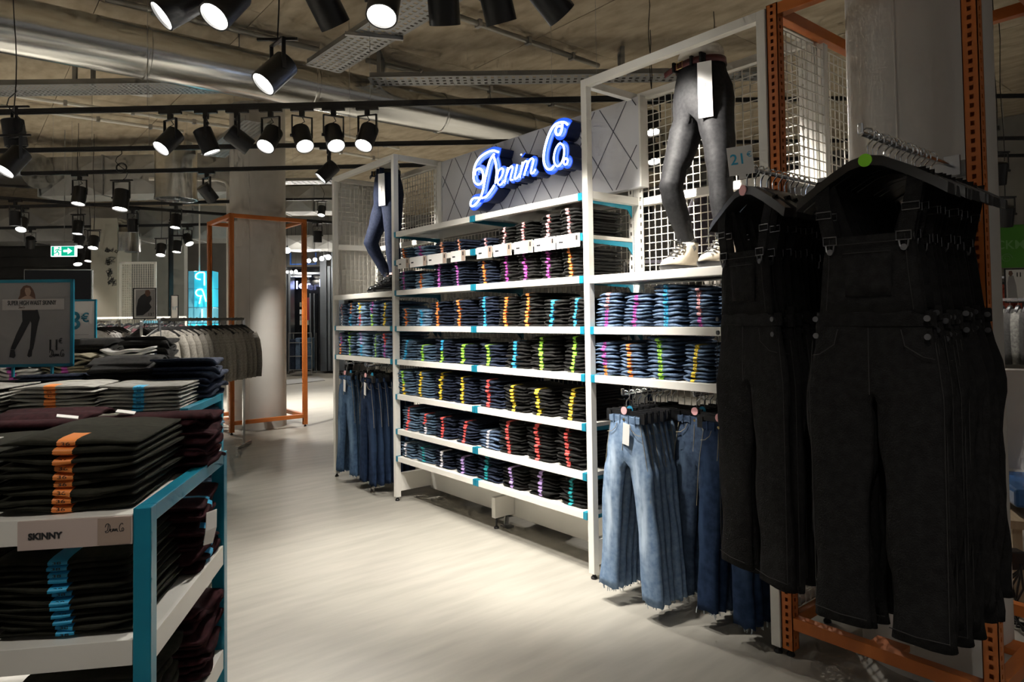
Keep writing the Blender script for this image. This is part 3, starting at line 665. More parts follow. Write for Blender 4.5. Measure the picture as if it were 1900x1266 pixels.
ROWS = [  # shelf, crop offset, scale, left stacks, right stacks (xl, xr, top, material, strips)
 (6, 340, sA, [(85, 190, 505, 'slate', ['orange']), (190, 345, 490, 'lt', ['magenta']), (350, 500, 460, 'dk', ['peach']), (505, 615, 440, 'dk', ['peach'])],
     [(700, 830, 430, 'dk', ['pink']), (835, 985, 345, 'bk', ['pink']), (985, 1160, 300, 'bk', ['pink']), (1165, 1340, 250, 'bk', ['pink']), (1345, 1530, 195, 'bk', ['pink'])]),
 (5, 340, sA, [(80, 185, 690, 'slate', ['magenta']), (195, 335, 705, 'lt', ['orange']), (335, 475, 630, 'dk', ['violet']), (490, 625, 615, 'dk', ['violet'])],
     [(700, 850, 605, 'dk', ['orange']), (850, 1010, 535, 'bk', ['magenta']), (1010, 1175, 525, 'bk', ['magenta']), (1175, 1350, 490, 'bk', ['magenta']), (1355, 1535, 500, 'bk', ['orange'])]),
 (4, 340, sA, [(95, 205, 980, 'slate', ['orange']), (200, 325, 990, 'lt', ['cyan']), (325, 470, 930, 'dk', ['orange']), (480, 640, 920, 'dk', ['orange'])],
     [(680, 840, 890, 'dk', ['cyan']), (840, 1010, 890, 'bk', ['orange']), (1010, 1200, 865, 'bk', ['orange']), (1190, 1380, 915, 'bk', ['cyan']), (1380, 1540, 900, 'bk', ['cyan'])]),
 (3, 600, sB, [(60, 150, 100, 'slate', ['cyan']), (155, 265, 130, 'slate', ['green']), (265, 375, 100, 'dk', ['cyan', 'green']), (375, 515, 125, 'dk', ['green'])],
     [(518, 670, 125, 'dk', ['green']), (675, 830, 110, 'bk', ['cyan']), (830, 1000, 85, 'bk', ['green']), (1005, 1168, 80, 'bk', ['green'])]),
 (2, 600, sB, [(50, 145, 280, 'slate', ['green', 'yellow']), (145, 250, 285, 'slate', ['yellow']), (250, 375, 295, 'dk', ['yellow']), (380, 510, 320, 'dk', ['yellow'])],
     [(525, 680, 335, 'dk', ['red']), (675, 830, 370, 'bk', ['yellow']), (825, 985, 390, 'bk', ['yellow']), (985, 1168, 390, 'bk', ['yellow'])]),
 (1, 600, sB, [(70, 170, 495, 'slate', ['red']), (170, 270, 535, 'slate', ['red', 'white']), (270, 385, 560, 'dk', ['red']), (385, 520, 580, 'dk', ['red'])],
     [(520, 655, 635, 'mid', ['white']), (650, 800, 580, 'bk', ['red']), (800, 980, 598, 'bk', ['red']), (985, 1172, 622, 'bk', ['red'])]),
 (0, 600, sB, [(60, 155, 705, 'slate', ['white']), (155, 270, 730, 'slate', ['teal']), (270, 380, 755, 'dk', ['white']), (380, 510, 790, 'dk', ['lilac'])],
     [(500, 660, 785, 'dk', ['teal']), (655, 810, 855, 'bk', ['lilac']), (810, 1000, 878, 'bk', ['lilac']), (1000, 1180, 930, 'bk', ['teal'])])]
RN = ['ticketed top', 'second', 'third', 'fourth', 'fifth', 'sixth', 'lowest']
def pxstack(xl, xr, yt, z, X, m, strips, where, minh=.06, lean=0., **k):
    yb = 0
    a, b = onX(xl, yt, X), onX(xr, yt, X); h = max(minh, a.z-z)
    stack((X, (a.y+b.y)/2, z+.001), AISLE, (a.y-b.y)*.98, h, max(3, int(round(h/.0185))), m, strips, where, name='folded_black_jeans' if m == 'bk' else 'folded_blue_jeans', lean=lean, **k)
for ri, (zi, oy, s, Ls, Rs) in enumerate(ROWS):
    zmax = SHZ[zi+1]-SHZ[zi]-.045
    for j, (xl, xr, yt, m, st) in enumerate(Ls+Rs):
        X = UX+.03; z = SHZ[zi]; a = onX(720+(xl+xr)/2*s, oy+yt*s, X); h = min(zmax, a.z-z)
        ytop = oy+yt*s if a.z-z < zmax else None
        ya, yb = onX(720+xl*s, oy+yt*s, X).y, onX(720+xr*s, oy+yt*s, X).y
        h = max(h, .055)
        stack((X, ya-.42*(ya-yb), z+.001), AISLE, (ya-yb)*.82, h, max(3, int(round(h/.0205))), m, st, 'in %s-strip stack %s from left, %s shelf' % (st[0], ORD[j], RN[ri]),
              name='folded_black_jeans' if m == 'bk' else 'folded_blue_jeans', lean=rnd.uniform(-.06, .1))
sC = 300/950.
for z, rows, nm in ((1.385, [(85, 130, 80, 'mid', ['pink', 'white']), (130, 185, 70, 'mid', ['orange', 'cyan']), (185, 250, 60, 'lt', ['yellow', 'red']), (255, 320, 62, 'mid', ['magenta', 'green']), (325, 400, 70, 'mid', ['yellow'])], 'upper'),
                    (1.12, [(80, 130, 250, 'mid', ['magenta', 'orange']), (130, 185, 245, 'mid', ['green']), (185, 265, 245, 'lt', ['lilac', 'cyan']), (275, 330, 255, 'mid', ['green']), (330, 400, 245, 'mid', ['red', 'magenta'])], 'lower')):
    for j, (xl, xr, yt, m, st) in enumerate(rows):
        X = UX+.03; a, b = onX(600+xl*sC, 540+yt*sC, X), onX(600+xr*sC, 540+yt*sC, X); h = min(.215, max(.1, a.z-z))
        stack((X, a.y-.44*(a.y-b.y), z+.001), AISLE, (a.y-b.y)*.84, h, 8, m, st, 'in %s-strip stack %s from left, far bay %s shelf' % (st[0], ORD[j], nm), name='folded_blue_jeans')
sD = 260/1266.
for z, rows, nm in ((1.385, [(105, 345, 225, 'mid', ['pink', 'magenta']), (345, 610, 240, 'mid', ['magenta']), (620, 915, 150, 'mid', ['cyan']), (925, 1200, 170, 'mid', ['pink', 'pink', 'magenta']), (1215, 1480, 200, 'mid', ['orange'])], 'upper'),
                    (1.12, [(115, 345, 655, 'mid', ['magenta', 'magenta', 'orange']), (335, 580, 680, 'mid', ['orange']), (570, 870, 615, 'mid', ['green']), (880, 1160, 680, 'mid', ['yellow']), (1180, 1450, 690, 'mid', ['green'])], 'lower')):
    for j, (xl, xr, yt, m, st) in enumerate(rows):
        X = UX+.03; a, b = onX(1080+xl*sD, 500+yt*sD, X), onX(1080+xr*sD, 500+yt*sD, X); h = min(.215, max(.1, a.z-z))
        stack((X, a.y-.45*(a.y-b.y), z+.001), AISLE, (a.y-b.y)*.87, h, 11 if h > .19 else 10, m, st, 'in %s-strip stack %s from left, near bay %s shelf' % (st[0], ORD[j], nm), name='folded_blue_jeans', num='38')
MT['dsteel'] = mat('dark_steel', (.20, .20, .21), .4, 1.)
# ================================================================ TROUSERS, HANGERS, DUNGAREES
def pants(upper, leg, legL=None, M=10, K=6, wr=.006, seed=0, fray=0., flat=2.4, wf=(9, 9, 3)):
    """one closed skin: rings round the hips, then two legs. upper: (z, rx, ry, cx, cy); leg: (z, cx, cy, rx, ry). front is -y"""
    N = 2*M; V = []; F = []
    def se(a, rx, ry):
        c, s = math.cos(a), math.sin(a); e = 2/flat
        return (math.copysign(abs(c)**e, c)*rx, math.copysign(abs(s)**e, s)*ry)
    def disp(x, y, z, cx, cy):
        d = Vector((x-cx, y-cy, 0)); L = d.length
        if L < 1e-5: return (x, y, z)
        q = noise.noise(Vector((x*wf[0]+seed*3.1, y*wf[1], z*wf[2])))*wr + noise.noise(Vector((x*31+seed, y*31, z*9)))*wr*.5
        d = d/L*q; return (x+d.x, y+d.y, z)
    for (z, rx, ry, cx, cy) in upper:
        for i in range(N):
            a = -PI/2+2*PI*i/N; dx, dy = se(a, rx, ry); V.append(disp(cx+dx, cy+dy, z, cx, cy))
    for k in range(len(upper)-1):
        for i in range(N):
            a = k*N+i; b = k*N+(i+1) % N; F.append((a, a+N, b+N, b))
    F.append(tuple(range(N)))                    # closed at the waist, slightly sunk
    base = (len(upper)-1)*N; z, rx, ry, cx, cy = upper[-1]
    fr, bk = V[base], V[base+M]; inner = []
    for k in range(1, K+1):
        t = k/(K+1); inner.append(len(V)); V.append((bk[0]+(fr[0]-bk[0])*t, bk[1]+(fr[1]-bk[1])*t, z-.012*math.sin(PI*t)))
    for s in (1, -1):
        R0 = ([base+i for i in range(M+1)]+inner) if s > 0 else ([base+(N-i) % N for i in range(M+1)]+inner)
        prev = R0; n = len(R0); LG = leg if s > 0 or legL is None else legL; rr = random.Random(seed*7+s)
        for li, (z, lx, ly, rx, ry) in enumerate(LG):
            cur = []
            for j in range(n):
                if j <= M: a = -PI/2-.6+(PI+1.2)*j/M
                else: a = PI/2+.6+(PI-1.2)*(j-M)/(K+1)
                dx, dy = se(a, rx, ry); zz = z
                if li == len(LG)-1 and fray: zz += rr.uniform(-fray, fray)
                cur.append(len(V)); V.append(disp(s*lx+s*dx, ly+dy, zz, s*lx, ly))
            for j in range(n):
                q = (prev[j], cur[j], cur[(j+1) % n], prev[(j+1) % n]); F.append(q if s > 0 else tuple(reversed(q)))
            prev = cur
        F.append(tuple(prev) if s < 0 else tuple(reversed(prev)))
    mb = MB(); mb.v = V; mb.f = F; return mb
def lerp_legs(keys, n):
    out = []
    for k in range(n+1):
        t = k/n*(len(keys)-1); i = min(int(t), len(keys)-2); f = t-i; f = f*f*(3-2*f) if False else f
        out.append(tuple(a+(b-a)*f for a, b in zip(keys[i], keys[i+1])))
    return out
# --- clip hanger for trousers, hook round a rail at z=0
hk_pts = [(0, 0, -.075), (0, 0, -.035), (.006, 0, -.026), (.020, 0, -.014), (.021, 0, .0), (.014, 0, .014), (0, 0, .019), (-.014, 0, .013), (-.019, 0, .002)]
hook_me = MB().tube(hk_pts, .0026, 7).mesh('hanger_hook', 'chrome', True)
bar_me = MB().box(-.13, .13, -.005, .005, -.10, -.078).box(-.03, .03, -.006, .006, -.085, -.068).box(-.125, -.095, -.012, .012, -.135, -.085).box(.095, .125, -.012, .012, -.135, -.085).mesh('clip_bar', 'blackp')
disc_me = MB().cyl((0, -.010, -.083), (0, -.0075, -.083), .017, n=20).mesh('size_disc', 'blackp')
def disc_mat(c): k = 'disc_%s' % c; MT.setdefault(k, mat(k, STRIP.get(c, (.8, .5, .5)), .5)); return MT[k]
sh_pts = [(-.205, .0, -.185), (-.17, 0, -.160), (-.10, 0, -.115), (-.045, 0, -.085), (0, 0, -.075), (.045, 0, -.085), (.10, 0, -.115), (.17, 0, -.160), (.205, 0, -.185)]
shoulder_me = MB().loft([[(x, -.020, z-.016), (x, .020, z-.016), (x, .013, z+.014), (x, -.013, z+.014)] for x, y, z in sh_pts]).mesh('hanger_shoulder', 'blackp', True)
def hanger(kind, loc, rz, label, group, disc=None):
    h = thing('trouser_hanger' if kind == 'clip' else 'coat_hanger', label, 'hanger', loc, rz, group)
    inst('hook', hook_me, h); inst('clip_bar' if kind == 'clip' else 'shoulder', bar_me if kind == 'clip' else shoulder_me, h)
    if disc:
        me = MB().cyl((0, -.020, -.078), (0, -.0165, -.078), .019, n=20).mesh('size_disc', disc_mat(disc)); inst('size_disc', me, h)
    return h
# --- hanging jeans (top of the waist at z=-.11)
def jeans_parts(matn, seed, wid=1., L=.84, spread=1.):
    up_ = [(-.11, .105*wid, .017, 0, 0), (-.15, .112*wid, .020, 0, 0), (-.20, .125*wid, .024, 0, 0), (-.26, .140*wid, .027, 0, 0), (-.32, .148*wid, .028, 0, .002)]
    keys = [(-.36, .078*wid*spread, .002, .072*wid, .026), (-.50, .095*wid*spread, 0, .068*wid, .024), (-.66, .112*wid*spread, .004, .062*wid, .022), (-.82, .125*wid*spread, 0, .062*wid, .022), (-.11-L, .135*wid*spread, -.004, .066*wid, .022)]
    keysL = [(z, cx*(.95+.08*math.sin(seed)), cy, rx, ry) for z, cx, cy, rx, ry in keys]
    body = pants(up_, lerp_legs(keys, 16), lerp_legs(keysL, 16), seed=seed, fray=.008, wr=.010).mesh('hanging_jeans', matn, 'all')
    band = MB().box(-.107*wid, .107*wid, -.0195, .0195, -.135, -.105).mesh('waistband', matn)
    det = MB()
    for s in (-1, 1):      # pocket seams and fly
        det.tube([(s*.045*wid, -.0245, -.14), (s*.055*wid, -.027, -.165), (s*.085*wid, -.0275, -.185), (s*.118*wid, -.022, -.19)], .0016, 5)
        for q in range(1, 8): pass
    det.tube([(0, -.0235, -.14), (0, -.028, -.20), (-.006, -.030, -.27)], .0016, 5)
    for s in (-1, 1): det.tube([(s*(.105+.125*0)*wid, -.014, -.14), (s*.132*wid, -.014, -.26), (s*.150*wid, -.012, -.36), (s*.165*wid, -.010, -.5)], .0014, 5)
    seam = det.mesh('seams', 'stitchb')
    fr = MB(); rr = random.Random(seed)
    for s in (-1, 1):
        kx = (.135*wid*spread)*(1 if s > 0 else .95+.08*math.sin(seed))
        for k in range(12):
            x = s*kx+rr.uniform(-.06, .06)*wid; yq = rr.uniform(-.02, .01); z = -.11-L+.004
            fr.bar((x, yq, z), (x+rr.uniform(-.008, .008), yq, z-rr.uniform(.012, .03)), .004, .0016)
    fray = fr.mesh('frayed_hem', 'fray')
    btn = MB().cyl((0, -.0225, -.121), (0, -.0195, -.121), .007, n=12).mesh('button', 'brass')
    loops = MB()
    for x in (-.075, -.03, .03, .075): loops.box(x*wid-.004, x*wid+.004, -.0225, -.018, -.140, -.100)
    return body, band, seam, fray, btn, loops.mesh('belt_loops', matn)
JN = ('legs', 'waistband', 'seams', 'frayed_hem', 'button', 'belt_loops')
def hang_jeans(loc, rz, parts, label, group, fray=True, tagc=False):
    j = thing('hanging_jeans', label, 'jeans', loc, rz, group)
    for n_, me in zip(JN, parts):
        if n_ == 'frayed_hem' and not fray: continue
        inst(n_, me, j)
    if tagc:
        t = MB().box(-.024, .024, -.046, -.0445, -.24, -.135).build('swing_tag', 'paper', j); t.location = (.055, 0, 0); t.rotation_euler = (.03, .12, -.1)
    return j
def rail_arm(label, p, q, m='chrome'):
    a = thing('faceout_arm', label, 'clothes rail', p); d = Vector(q)-Vector(p)
    MB().cyl((0, 0, 0), d, .008, n=12).build('bar', m, a, True); MB().cyl(d, d+Vector((0, 0, .028)), .008, n=10).build('end_stop', m, a, True)
    MB().bar(-d.normalized()*.004, d.normalized()*.008, .05, .07).build('bracket_plate', 'steel', a)
    return a
jl = [jeans_parts('hang_light', 3+k, .93, .86, 1.18) for k in range(3)]
jm = [jeans_parts('hang_mid', 9+k, 1., .84, .95) for k in range(2)]
jn = [jeans_parts('hang_navy', 12+k, .95, .86, .9) for k in range(2)]
jd = [jeans_parts('hang_dark', 15+k, .85, .86, .85) for k in range(3)]
# near bay: three arms
RZ = 1.06
def arm_row(Y, X0, n, step, parts, zr, text_, grp, clip='jeans hanger', rz=AISLE, fray=True, tagfirst=False, discs=('pink', 'cyan'), Xend=None):
    rail_arm('chrome arm holding the '+grp, (UB-.06, Y, zr), (X0-.02, Y, zr))
    for k in range(n):
        x = X0+step*k; y = Y+rnd.uniform(-.006, .006); r = rz+rnd.uniform(-.05, .05)
        hanger('clip', (x, y, zr), r, '%s clip hanger from front holding the %s' % (ORD[k], grp), 'hangers of the '+grp, discs[k % len(discs)] if k < 2 else None)
        hang_jeans((x, y, zr), r, parts[k % len(parts)], '%s pair from front of the %s' % (ORD[k], grp), grp, fray, tagfirst and k == 0)
arm_row(2.26, 2.56, 9, .046, jl, RZ, '', 'light blue frayed jeans beside near post', tagfirst=True)
arm_row(2.0, 2.78, 6, .055, jn, RZ, '', 'mid-blue ripped jeans mid near bay')
arm_row(1.795, 2.68, 6, .055, jd, RZ, '', 'dark jeans behind the black dungarees')
# far bay: two arms
arm_row(5.56, 2.66, 6, .06, [jm[0], jm[1]], RZ, '', 'mid-blue jeans at left of far bay', tagfirst=True, fray=True)
arm_row(5.17, 2.66, 7, .06, jd, RZ, '', 'dark jeans at right of far bay', tagfirst=True, fray=False)
# dark trousers hanging on the other side of the wall unit
for q in range(4):
    Y = 4.55-.52*q
    for k in range(4):
        x = UB+.10+.07*k
        hanger('clip', (x, Y, 1.15), -AISLE, '%s clip hanger behind the wall unit, %s row' % (ORD[k], ORD[q]), 'hangers behind the wall unit')
        hang_jeans((x, Y, 1.15), -AISLE+rnd.uniform(-.05, .05), jd[k % 3], '%s dark jeans behind the wall unit, %s row' % (ORD[k], ORD[q]), 'dark jeans behind the wall unit', False)
    rail_arm('chrome arm behind the wall unit, %s row' % ORD[q], (UB+.004, Y, 1.15), (UB+.34, Y, 1.15))

# --- dungarees, rail at z=0
def dungaree_parts(seed):
    up_ = [(-.515, .150, .020, 0, 0), (-.56, .158, .024, 0, 0), (-.62, .170, .027, 0, 0), (-.68, .178, .029, 0, 0), (-.74, .182, .030, 0, 0)]
    keys = [(-.78, .098, 0, .088, .028), (-.92, .102, .002, .084, .027), (-1.10, .106, 0, .080, .025), (-1.28, .104, .003, .078, .025), (-1.425, .104, 0, .078, .025)]
    legs = pants(up_, lerp_legs(keys, 18), None, seed=seed, wr=.020, wf=(9, 9, 5)).mesh('dungaree_legs', 'dung', 'all')
    def panel(zt, zb, wt, wb, y, th, n=6, bulge=.006):
        mb = MB(); rings = []
        for k in range(n+1):
            t = k/n; z = zb+(zt-zb)*t; hw = (wb+(wt-wb)*t)/2
            row = [(-hw+2*hw*i/8, y-bulge*math.sin(PI*i/8)+.003*math.sin(seed+i*1.9+k), z) for i in range(9)]
            rings.append(row+[(x, yy+th, z) for x, yy, z in reversed(row)])
        return mb.loft(rings)
    bib = panel(-.295, -.52, .235, .285, -.020, .006).mesh('bib', 'dung', 'all')
    band = MB().loft([[(math.copysign(abs(math.cos(a))**.8, math.cos(a))*(.154+o), math.copysign(abs(math.sin(a))**.8, math.sin(a))*(.024+o), z) for a in [2*PI*i/28 for i in range(28)]] for z, o in ((-.558, .001), (-.556, .004), (-.518, .003), (-.514, .0))]).mesh('waistband', 'dung', True)
    pocket = panel(-.335, -.47, .135, .125, -.0285, .003, 4).mesh('bib_pocket', 'dung', 'all')
    back = panel(-.36, -.52, .12, .27, .018, .006).mesh('back_panel', 'dung', 'all')
    return dict(legs=legs, bib=bib, waistband=band, bib_pocket=pocket, back_panel=back)
DP = [dungaree_parts(k+1) for k in range(3)]
def strap_me(s):
    mb = MB(); pts = [(s*.100, -.030, -.315), (s*.112, -.028, -.25), (s*.124, -.022, -.185), (s*.128, -.012, -.130), (s*.128, .002, -.118), (s*.122, .018, -.14), (s*.09, .022, -.25), (s*.05, .024, -.37)]
    return mb.loft([[(x-.021, y, z), (x+.021, y, z), (x+.021, y+.003, z+.0015), (x-.021, y+.003, z+.0015)] for x, y, z in pts]).mesh('strap', 'dung')
straps = [strap_me(1), strap_me(-1)]
def frame_ring(mb, cx, cy, cz, w_, h_, r=.0017):
    return mb.tube([(cx-w_, cy, cz-h_), (cx+w_, cy, cz-h_), (cx+w_, cy, cz+h_), (cx-w_, cy, cz+h_)], r, 6, closed=True)
bk_me, sl_me, btn2 = [], [], []
for s in (1, -1):
    mb = MB(); frame_ring(mb, s*.100, -.034, -.305, .019, .012)
    mb.tube([(s*.088, -.034, -.318), (s*.090, -.034, -.335), (s*.100, -.034, -.342), (s*.110, -.034, -.335), (s*.112, -.034, -.318)], .0026, 6)
    mb.cyl((s*.100, -.028, -.338), (s*.100, -.036, -.338), .009, n=14); bk_me.append(mb.mesh('clasp', 'dsteel', True))
    sl_me.append(frame_ring(MB(), s*.118, -.029, -.225, .022, .010).mesh('strap_slider', 'dsteel', True))
    for z in (-.535, -.585): btn2.append(MB().cyl((s*.150, -.026, z), (s*.150, -.032, z), .0085, n=14).mesh('button', 'dsteel', True))
seamd = MB()
for x in (-.105, .105): seamd.tube([(x*.97, -.031, -.30), (x*1.02, -.031, -.40), (x*1.12, -.029, -.51)], .0012, 5)
seamd.tube([(-.115, -.030, -.318), (0, -.036, -.318), (.115, -.030, -.318)], .0012, 5).tube([(-.064, -.0345, -.345), (0, -.0375, -.345), (.064, -.0345, -.345)], .0012, 5)
seamd.tube([(0, -.033, -.56), (0, -.036, -.66), (0, -.037, -.75)], .0014, 5)
for s in (-1, 1):
    seamd.tube([(s*.085, -.032, -.565), (s*.095, -.036, -.61), (s*.14, -.034, -.64), (s*.165, -.026, -.645)], .0014, 5)
    seamd.tube([(s*.165, -.020, -.60), (s*.18, -.018, -.75), (s*.178, -.016, -1.0), (s*.175, -.016, -1.40)], .0012, 5)
    seamd.tube([(s*.03, -.026, -1.395), (s*.10, -.030, -1.398), (s*.178, -.022, -1.395)], .0014, 5)
seamd = seamd.mesh('seams', 'stitch')
def dungarees(loc, rz, v, label, group, detail=True):
    d = thing('hanging_dungarees', label, 'dungarees', loc, rz, group)
    for k, me in DP[v].items(): inst(k, me, d)
    for me in straps: inst('strap', me, d)
    for me in bk_me: inst('clasp', me, d)
    for me in sl_me: inst('strap_slider', me, d)
    for me in btn2: inst('button', me, d)
    if detail: inst('seams', seamd, d)
    return d
OZ = 1.965
def dung_row(Y, X0, n, step, rz, nm, disc, dz=0):
    a = rail_arm('chrome arm carrying the %s row of black dungarees' % nm, (2.74, Y, OZ+dz), (X0-.03, Y, OZ+dz))
    for k in range(n):
        x = X0+step*k; r = rz+rnd.uniform(-.10, .10)*(k > 0); y = Y+rnd.uniform(-.004, .004)
        hanger('coat', (x, y, OZ+dz), r, '%s black hanger from front in %s dungaree row' % (ORD[k], nm), 'hangers of the %s dungaree row' % nm, disc if k == 0 else None)
        dungarees((x, y, OZ+dz), r, k % 3, '%s black dungarees from front in %s row' % (ORD[k], nm), '%s row of black dungarees' % nm, k < 6).scale = (1, 1, 1 if k == 0 else rnd.uniform(.955, 1.03))
MT['disc_lime'] = mat('disc_lime', (.30, .85, .03), .5); STRIP['lime'] = (.3, .85, .03)
pL = at(1387, 318, 2.42); pR = at(1606, 262, 1.98)
dung_row(pR.y, pR.x, 13, .040, AISLE+.05, 'right', 'lime')
dung_row(pL.y, pL.x, 11, .042, AISLE-.36, 'left', 'pink')
# price card 21 on the left arm
p = at(1374, 298, 2.36); t = thing('price_card', 'white card reading 21 euro clipped above the left dungarees', 'price card', p, FACE-.25)
cw, ch_ = .046*1.72, .056*1.0
MB().box(-.042, .042, -.001, .001, -.050, .050).build('card', 'paper', t); MB().box(-.012, .012, -.004, .004, -.064, -.048).build('clip', 'paper', t)
text('price_text', '21', .052, 'inkcyan', t, (-.008, -.0018, .004), bold=.0006); text('euro_text', '€', .026, 'inkcyan', t, (.030, -.0018, .016))
t.rotation_euler = (0, -.09, FACE-.25)

# ================================================================ ORANGE FRAMES ROUND THE COLUMNS
def perf_post(mb, holes, x0, y0, w_, z0, z1, pitch=.031, hw=.26, hh=.52, nx=True, ny=True):
    """hollow square post whose -x and -y faces have real slots"""
    t = .003; n = int((z1-z0)/pitch)
    mb.box(x0+w_-t, x0+w_, y0, y0+w_, z0, z1).box(x0, x0+w_, y0+w_-t, y0+w_, z0, z1).box(x0, x0+w_, y0, y0+w_, z1-t, z1)
    a, b = w_*(1-hw)/2, w_*(1+hw)/2
    for face in (0, 1):
        def bx(u0, u1, za, zb):
            if face == 0: mb.box(x0, x0+t, y0+u0, y0+u1, za, zb)
            else: mb.box(x0+u0, x0+u1, y0, y0+t, za, zb)
        bx(0, a, z0, z1); bx(b, w_, z0, z1)
        for k in range(n):
            za = z0+(z1-z0)*k/n; bx(a, b, za, za+(z1-z0)/n*(1-hh))
    mb.box(x0+w_*.45, x0+w_*.55, y0+w_*.45, y0+w_*.55, z0, z1)   # dark core rod so nothing shines through
def orange_frame(label, x0, x1, y0, y1, H, w_=.05, rz=.17, name='column_frame', pitch=.031):
    f = thing(name, label, 'metal frame', ((x0+x1)/2, (y0+y1)/2, 0)); ox, oy = f.location.x, f.location.y
    X = (x0-ox, x1-ox-w_); Y = (y0-oy, y1-oy-w_)
    for x in X:
        for y in Y:
            mb = MB(); perf_post(mb, None, x, y, w_, .03, H, pitch); mb.build('post', 'orange', f)
            MB().lathe([(.017, 0), (.017, .008), (.009, .02), (.006, .035)], 14, (x+w_/2, y+w_/2, 0)).build('levelling_foot', 'black', f)
    for z0_, z1_ in ((rz-.05, rz), (H-.052, H-.002)):
        for y in Y: MB().box(X[0]+w_, X[1], y+.002, y+w_-.002, z0_, z1_).build('rail', 'orange', f, bevel=.002)
        for x in X: MB().box(x+.002, x+w_-.002, Y[0]+w_, Y[1], z0_, z1_).build('rail', 'orange', f, bevel=.002)
        zc = (z0_+z1_)/2
        MB().box(X[0]+w_, X[0]+w_+.09, -.06, .06, zc-.012, zc+.012).build('column_bracket', 'orange', f, bevel=.002)
        MB().box(-.05, .05, Y[0]+w_, Y[0]+w_+.09, zc-.012, zc+.012).build('column_bracket', 'orange', f, bevel=.002)
    return f
fr = orange_frame('orange perforated frame standing round the near column', 2.725, 3.62, .772, 1.557, 2.79)
g = grid(MB(), (-.39, .36, .19), (1, 0, 0), (0, 0, 1), .8, 2.5).build('wire_grid', 'wire', fr)
MB().box(-.38, .40, .345, .385, 1.95, 2.03).build('cross_rail', 'white', fr, bevel=.002)
MB().box(-.02, .02, .35, .38, 1.1, 2.72).build('grid_stile', 'white', fr)
MB().box(-.447+.06, -.447+.12, -.34, .34, 1.93, 1.99).build('arm_rail', 'galv', fr, bevel=.002)
MB().box(-.395, -.38, -.28, -.05, 1.83, 1.85).build('blue_lit_bar', 'steel', fr)
orange_frame('orange perforated frame standing round the far column', 2.70, 3.72, 8.98, 10.0, 2.83, w_=.055)

